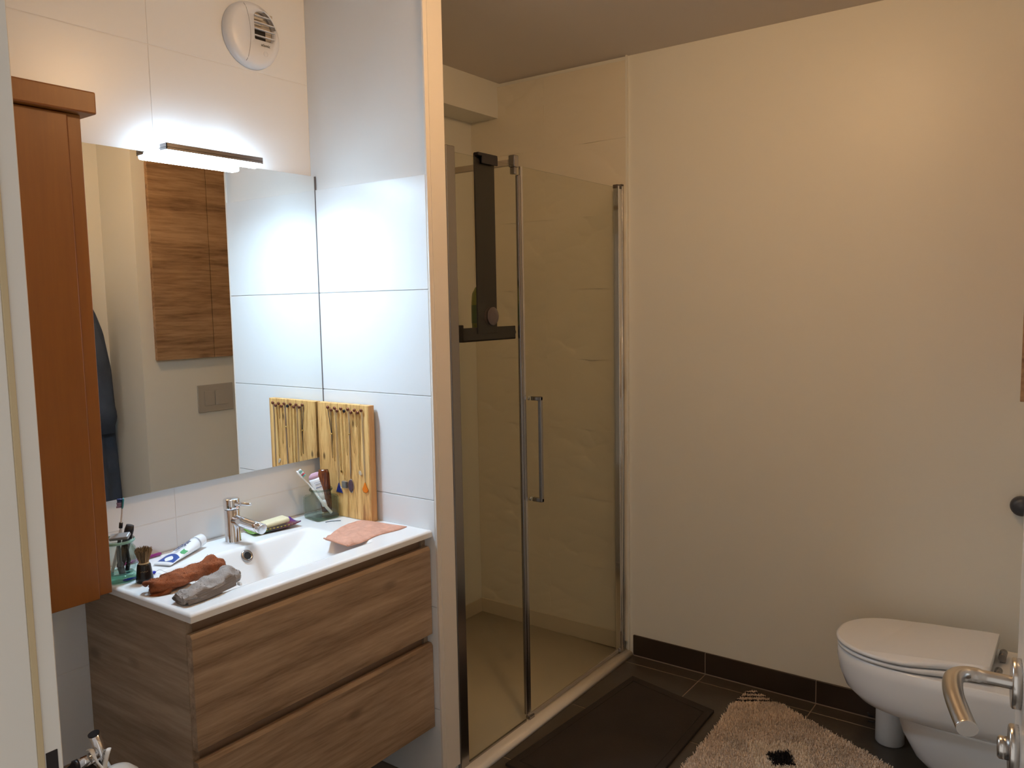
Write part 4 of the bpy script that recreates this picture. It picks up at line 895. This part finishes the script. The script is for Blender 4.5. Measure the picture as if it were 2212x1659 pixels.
necklace(4, 0.952, GOLD, 'beaded gold chain with a silver grey square stone pendant', xl=0.1505, r=0.0007, pend=pend_poly(sq, 0.007, mat('grey_stone', (0.22, 0.21, 0.20), 0.15, metal=0.5), SETM))
necklace(5, 1.035, GOLD, 'short gold chain hanging from the black pin', xl=0.166, r=0.0005)
t = necklace(6, 0.957, SILVER, 'silver chain with a long dark pointed-oval pendant', xl=0.179, r=0.0009, wdt=0.003, pend=pend_poly(ell, 0.005, mat('brown_violet_stone', (0.085, 0.05, 0.07), 0.12), SETM))
b = bmesh.new(); lathe(b, (0.180, YB-0.003, 1.103), [(0.001, 0), (0.003, 0.0015), (0.0032, 0.004), (0.001, 0.006)], 10); link('bead', b, GOLD, t)
necklace(7, 1.045, GOLD, 'fine gold chain between the oval pendant and the short chain', xl=0.200, r=0.0006)
necklace(8, 1.132, GOLD, 'very short gold chain with a small gold link near the right of the board', xl=0.2135, r=0.0007)
necklace(9, 0.992, GOLD, 'thin gold chain with a small shiny leaf charm', xl=0.222, pend=pend_poly(leaf, 0.003, mat('pearl_charm', (0.7, 0.62, 0.5), 0.15, metal=0.5)))
necklace(10, 0.955, SILVER, 'silver chain with an orange amber drop pendant, rightmost on the board', xl=0.2445, r=0.0008, wdt=0.004, pend=pend_poly(drop, 0.004, mat('amber', (0.80, 0.20, 0.01), 0.12), GOLD))

# ---- cloths
def terry(name, spine, widths, heights, m, label, cat, group=None, seed=0, tuft=1800, tcol=None, bumpamp=0.0018):
    r_ = np.random.default_rng(seed); pts = smooth_path(spine, 8); n = 30; rings = []
    ww = np.interp(np.linspace(0, 1, len(pts)), np.linspace(0, 1, len(widths)), widths); hh = np.interp(np.linspace(0, 1, len(pts)), np.linspace(0, 1, len(heights)), heights)
    ph = r_.uniform(0, 6, 6)
    for k_, p in enumerate(pts):
        d = pts[min(k_+1, len(pts)-1)]-pts[max(k_-1, 0)]; d.z = 0; d.normalize(); s = Vector((-d.y, d.x, 0)); ring_ = []
        for i in range(n):
            a = 2*math.pi*i/n; ca_, sa_ = math.cos(a), math.sin(a)
            x = ww[k_]*ca_; z = hh[k_]*0.5*(1+math.copysign(abs(sa_)**0.9, sa_))
            fold = 1 + 0.07*math.sin(3*a+k_*0.35+ph[0]) + 0.05*math.sin(5*a-k_*0.5+ph[1])
            q = p + s*(x*fold) + Vector((0, 0, max(0.0004, z*fold + (0.002*math.sin(k_*0.9+ph[2]) if z > 0.004 else 0))))
            q += Vector((r_.normal(0, bumpamp*0.4), r_.normal(0, bumpamp*0.4), abs(r_.normal(0, bumpamp*0.4)) if z > 0.002 else 0)); ring_.append(q)
        rings.append(ring_)
    cen = sum((Vector(p) for p in spine), Vector())/len(spine)
    t = thing(name, label, cat, (cen.x, cen.y, ZB), group)
    b = bmesh.new(); loft(b, rings); bmesh.ops.recalc_face_normals(b, faces=b.faces[:]); link('cloth_body', b, m, t)
    if tuft:
        R_ = np.array([[list(q) for q in rr_] for rr_ in rings]); K, n_, _ = R_.shape
        ki = r_.uniform(0, K-1.001, tuft); ii = r_.uniform(0, n_, tuft); b = bmesh.new()
        for a_, c_ in zip(ki, ii):
            k0 = int(a_); i0 = int(c_) % n_; P0 = Vector(R_[k0, i0].tolist()); P1 = Vector(R_[k0+1, i0].tolist()); P2 = Vector(R_[k0, (i0+1) % n_].tolist())
            nrm = (P1-P0).cross(P2-P0); 
            if nrm.length < 1e-9: continue
            nrm.normalize(); out_ = P0 - (pts[k0]+Vector((0, 0, hh[k0]*0.5)))
            if nrm.dot(out_) < 0: nrm = -nrm
            if P0.z < ZB+0.003: continue
            q = P0.lerp(P1, a_-k0) + (P2-P0)*(c_ % 1); e1 = (P1-P0).normalized()*0.0011; e2 = nrm*r_.uniform(0.0005, 0.0013)+Vector(r_.normal(0, 0.0005, 3).tolist())
            v_ = [b.verts.new(q-e1), b.verts.new(q+e1), b.verts.new(q+e2)]; b.faces.new(v_)
        o = link('loops', b, m, t); o['kind'] = 'stuff'
    return t, rings
BRN = mat('rust_brown_terry', (0.27, 0.075, 0.022), 0.95, bump=0.8, bscale=420, var=0.25, vscale=60)
GRY = mat('grey_terry', (0.33, 0.29, 0.265), 0.95, bump=0.6, bscale=420, var=0.12, vscale=60)
zc_ = ZB+0.0006
t, _ = terry('brown_washcloth', [(0.278, -0.792, zc_), (0.292, -0.755, zc_), (0.283, -0.705, zc_), (0.277, -0.655, zc_), (0.277, -0.612, zc_), (0.276, -0.594, zc_)], [0.022, 0.034, 0.030, 0.031, 0.034, 0.022], [0.028, 0.038, 0.033, 0.036, 0.044, 0.030], BRN, 'rolled rust-brown terry washcloth at the front left of the basin', 'washcloth', 'rolled washcloths', 4, 2600)
b = bmesh.new(); tube(b, smooth_path([(0.258, -0.790, zc_+0.016), (0.272, -0.800, zc_+0.026), (0.296, -0.792, zc_+0.029), (0.316, -0.772, zc_+0.018)]), 0.0058, 12, 0.9); link('rolled_lip', b, BRN, t)
b = bmesh.new(); loft(b, [[Vector((x, y, z)) for x, y, z in ((0.296+dx, -0.800+dy, zc_), (0.318+dx, -0.786+dy, zc_), (0.316+dx, -0.770+dy, zc_+hz), (0.292+dx, -0.778+dy, zc_+hz))] for dx, dy, hz in ((0.0, -0.006, 0.006), (0.004, 0.006, 0.014), (0.006, 0.02, 0.02))]); bmesh.ops.recalc_face_normals(b, faces=b.faces[:]); link('hanging_corner', b, BRN, t)
t, _ = terry('grey_washcloth', [(0.408, -0.795, zc_), (0.410, -0.760, zc_), (0.402, -0.720, zc_), (0.390, -0.675, zc_), (0.380, -0.640, zc_), (0.378, -0.622, zc_)], [0.026, 0.032, 0.031, 0.032, 0.034, 0.024], [0.022, 0.029, 0.033, 0.038, 0.042, 0.030], GRY, 'rolled grey washcloth with ribbed border in front of the brown one', 'washcloth', 'rolled washcloths', 9, 2200)
b = bmesh.new()
def grib(s): 
    base = [(0.4365, -0.790), (0.4385, -0.755), (0.432, -0.710), (0.424, -0.680), (0.419, -0.660), (0.415, -0.645)]
    return [(x, y, zc_+0.003+s*(0.018+0.010*i/5)) for i, (x, y) in enumerate(base)]
rows = [smooth_path([(x - 0.004*s*s, y, z) for x, y, z in grib(s)], 5) for s in np.linspace(0, 1, 10)]
vv = [[b.verts.new(Vector(p)+Vector((0.0007*(k_ % 2)+0.0030, -0.001, 0))) for p in r_] for k_, r_ in enumerate(rows)]
for j in range(len(vv)-1):
    for i in range(len(vv[0])-1): b.faces.new((vv[j][i], vv[j][i+1], vv[j+1][i+1], vv[j+1][i]))
bmesh.ops.solidify(b, geom=b.faces[:], thickness=0.0012); link('ribbed_border', b, mat('grey_rib', (0.40, 0.35, 0.32), 0.9, bump=0.5, bscale=500), t)
b = bmesh.new(); box(b, 0.412, 0.424, -0.640, -0.634, zc_+0.001, zc_+0.008, 0.0005); link('care_label', b, WPLAST, t)
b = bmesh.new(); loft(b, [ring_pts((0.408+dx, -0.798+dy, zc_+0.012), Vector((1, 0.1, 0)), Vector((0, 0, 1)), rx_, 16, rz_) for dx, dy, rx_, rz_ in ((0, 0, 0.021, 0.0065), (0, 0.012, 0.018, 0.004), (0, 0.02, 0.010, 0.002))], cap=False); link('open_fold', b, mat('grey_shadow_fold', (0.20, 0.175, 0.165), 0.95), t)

# peach cloth: folded flat, wavy top
PCH = mat('peach_waffle', (0.62, 0.33, 0.235), 0.9, bump=0.7, bscale=330, var=0.10, vscale=50)
c00, c10, c11, c01 = Vector((0.292, -0.252)), Vector((0.402, -0.262)), Vector((0.398, -0.016)), Vector((0.222, -0.040))
b = bmesh.new(); nu, nv = 26, 40; tp_, bt_ = [], []
for j in range(nv+1):
    v = j/nv; r1, r2 = [], []
    for i in range(nu+1):
        u = i/nu; L_ = c00.lerp(c01, v) + Vector((-0.030, 0.018))*math.sin(math.pi*v)*1.0; R_ = c10.lerp(c11, v) + Vector((0.006*math.sin(v*9), 0))
        p = L_.lerp(R_, u); e_ = min(u, 1-u, v, 1-v)
        z = 0.0045*min(1, e_*14)**0.5 + 0.0022*math.sin(u*9+v*6)*min(1, e_*8) + 0.0018*math.sin(v*31+u*7)*min(1, e_*8) + (0.004*math.exp(-((v-0.05)/0.05)**2))
        r1.append(b.verts.new((p.x, p.y, zc_+0.0012+z))); r2.append(b.verts.new((p.x, p.y, zc_)))
    tp_.append(r1); bt_.append(r2)
for j in range(nv):
    for i in range(nu):
        f = b.faces.new((tp_[j][i], tp_[j][i+1], tp_[j+1][i+1], tp_[j+1][i])); f.smooth = True
        b.faces.new((bt_[j][i], bt_[j+1][i], bt_[j+1][i+1], bt_[j][i+1]))
for i in range(nu): b.faces.new((tp_[0][i], bt_[0][i], bt_[0][i+1], tp_[0][i+1])); b.faces.new((tp_[nv][i], tp_[nv][i+1], bt_[nv][i+1], bt_[nv][i]))
for j in range(nv): b.faces.new((tp_[j][0], tp_[j+1][0], bt_[j+1][0], bt_[j][0])); b.faces.new((tp_[j][nu], bt_[j][nu], bt_[j+1][nu], tp_[j+1][nu]))
t = thing('peach_washcloth', 'peach-pink washcloth folded flat at the right of the basin', 'washcloth', (0.33, -0.14, ZB))
link('cloth_body', b, PCH, t)
b = bmesh.new(); tube(b, smooth_path([(0.290, -0.254, zc_+0.005), (0.325, -0.262, zc_+0.008), (0.365, -0.264, zc_+0.005), (0.402, -0.264, zc_+0.003)]), 0.0028, 8, 0.8); link('hem', b, mat('peach_hem', (0.58, 0.28, 0.18), 0.9), t)

# ================================================================ TOWEL RAIL at lower left
tr_ = thing('towel_rail', 'chrome tube rail with slanting cross tube at the lower left edge', 'rail', (0.36, -1.02, 0.5))
b = bmesh.new(); tube(b, [(0.36, -1.4945, 0.530), (0.36, -1.034, 0.530)], 0.0105, 20); link('arm', b, CHROME, tr_)
b = bmesh.new(); tube(b, [(0.36, -1.0255, 0.530), (0.36, -0.985, 0.530)], 0.0135, 20); link('sleeve', b, CHROME, tr_)
b = bmesh.new(); tube(b, [(0.36, -1.034, 0.530), (0.36, -1.0255, 0.530)], 0.0125, 20); link('ring', b, BLACK, tr_)
b = bmesh.new(); tube(b, [(0.360, -0.9865, 0.5815), (0.362, -0.955, 0.455)], 0.0118, 24); link('cross_tube', b, CHROME, tr_)
b = bmesh.new(); tube(b, [(0.360, -0.9872, 0.5842), (0.360, -0.9865, 0.5815)], 0.0122, 24); link('end_cap', b, BLACK, tr_)
b = bmesh.new(); box(b, 0.350, 0.372, -1.030, -0.990, 0.503, 0.514, 0.003); link('lower_clip', b, BLACK, tr_)
bg = thing('white_net_bag', 'white plastic bag with looped straps hanging on the chrome rail', 'bag', (0.395, -0.96, 0.33))
WSTR = mat('soft_white_plastic', (0.72, 0.68, 0.62), 0.45)
b = bmesh.new()
tube(b, smooth_path([(0.352, -0.997, 0.548), (0.372, -1.000, 0.555), (0.380, -0.999, 0.545), (0.384, -0.995, 0.530), (0.388, -0.988, 0.515), (0.392, -0.982, 0.500)]), 0.0055, 8, 0.4); link('strap', b, WSTR, bg)
b = bmesh.new()
tube(b, smooth_path([(0.362, -0.958, 0.533), (0.372, -0.962, 0.541), (0.380, -0.968, 0.541), (0.385, -0.975, 0.530), (0.389, -0.982, 0.512), (0.392, -0.982, 0.498)]), 0.0055, 8, 0.4); link('strap', b, WSTR, bg)
b = bmesh.new(); lathe(b, (0.40, -0.958, 0.330), [(0.030, 0), (0.044, 0.02), (0.050, 0.09), (0.049, 0.130), (0.042, 0.156), (0.028, 0.170), (0.012, 0.175)], 36); link('bag_body', b, WSTR, bg)
b = bmesh.new(); lathe(b, (0.40, -0.958, 0.330), [(0.0475, 0.133), (0.0500, 0.138), (0.0475, 0.143)], 36, cap=False); link('rim_band', b, WSTR, bg)

for o in list(bpy.data.objects):
    if '_o' in o: del o['_o']
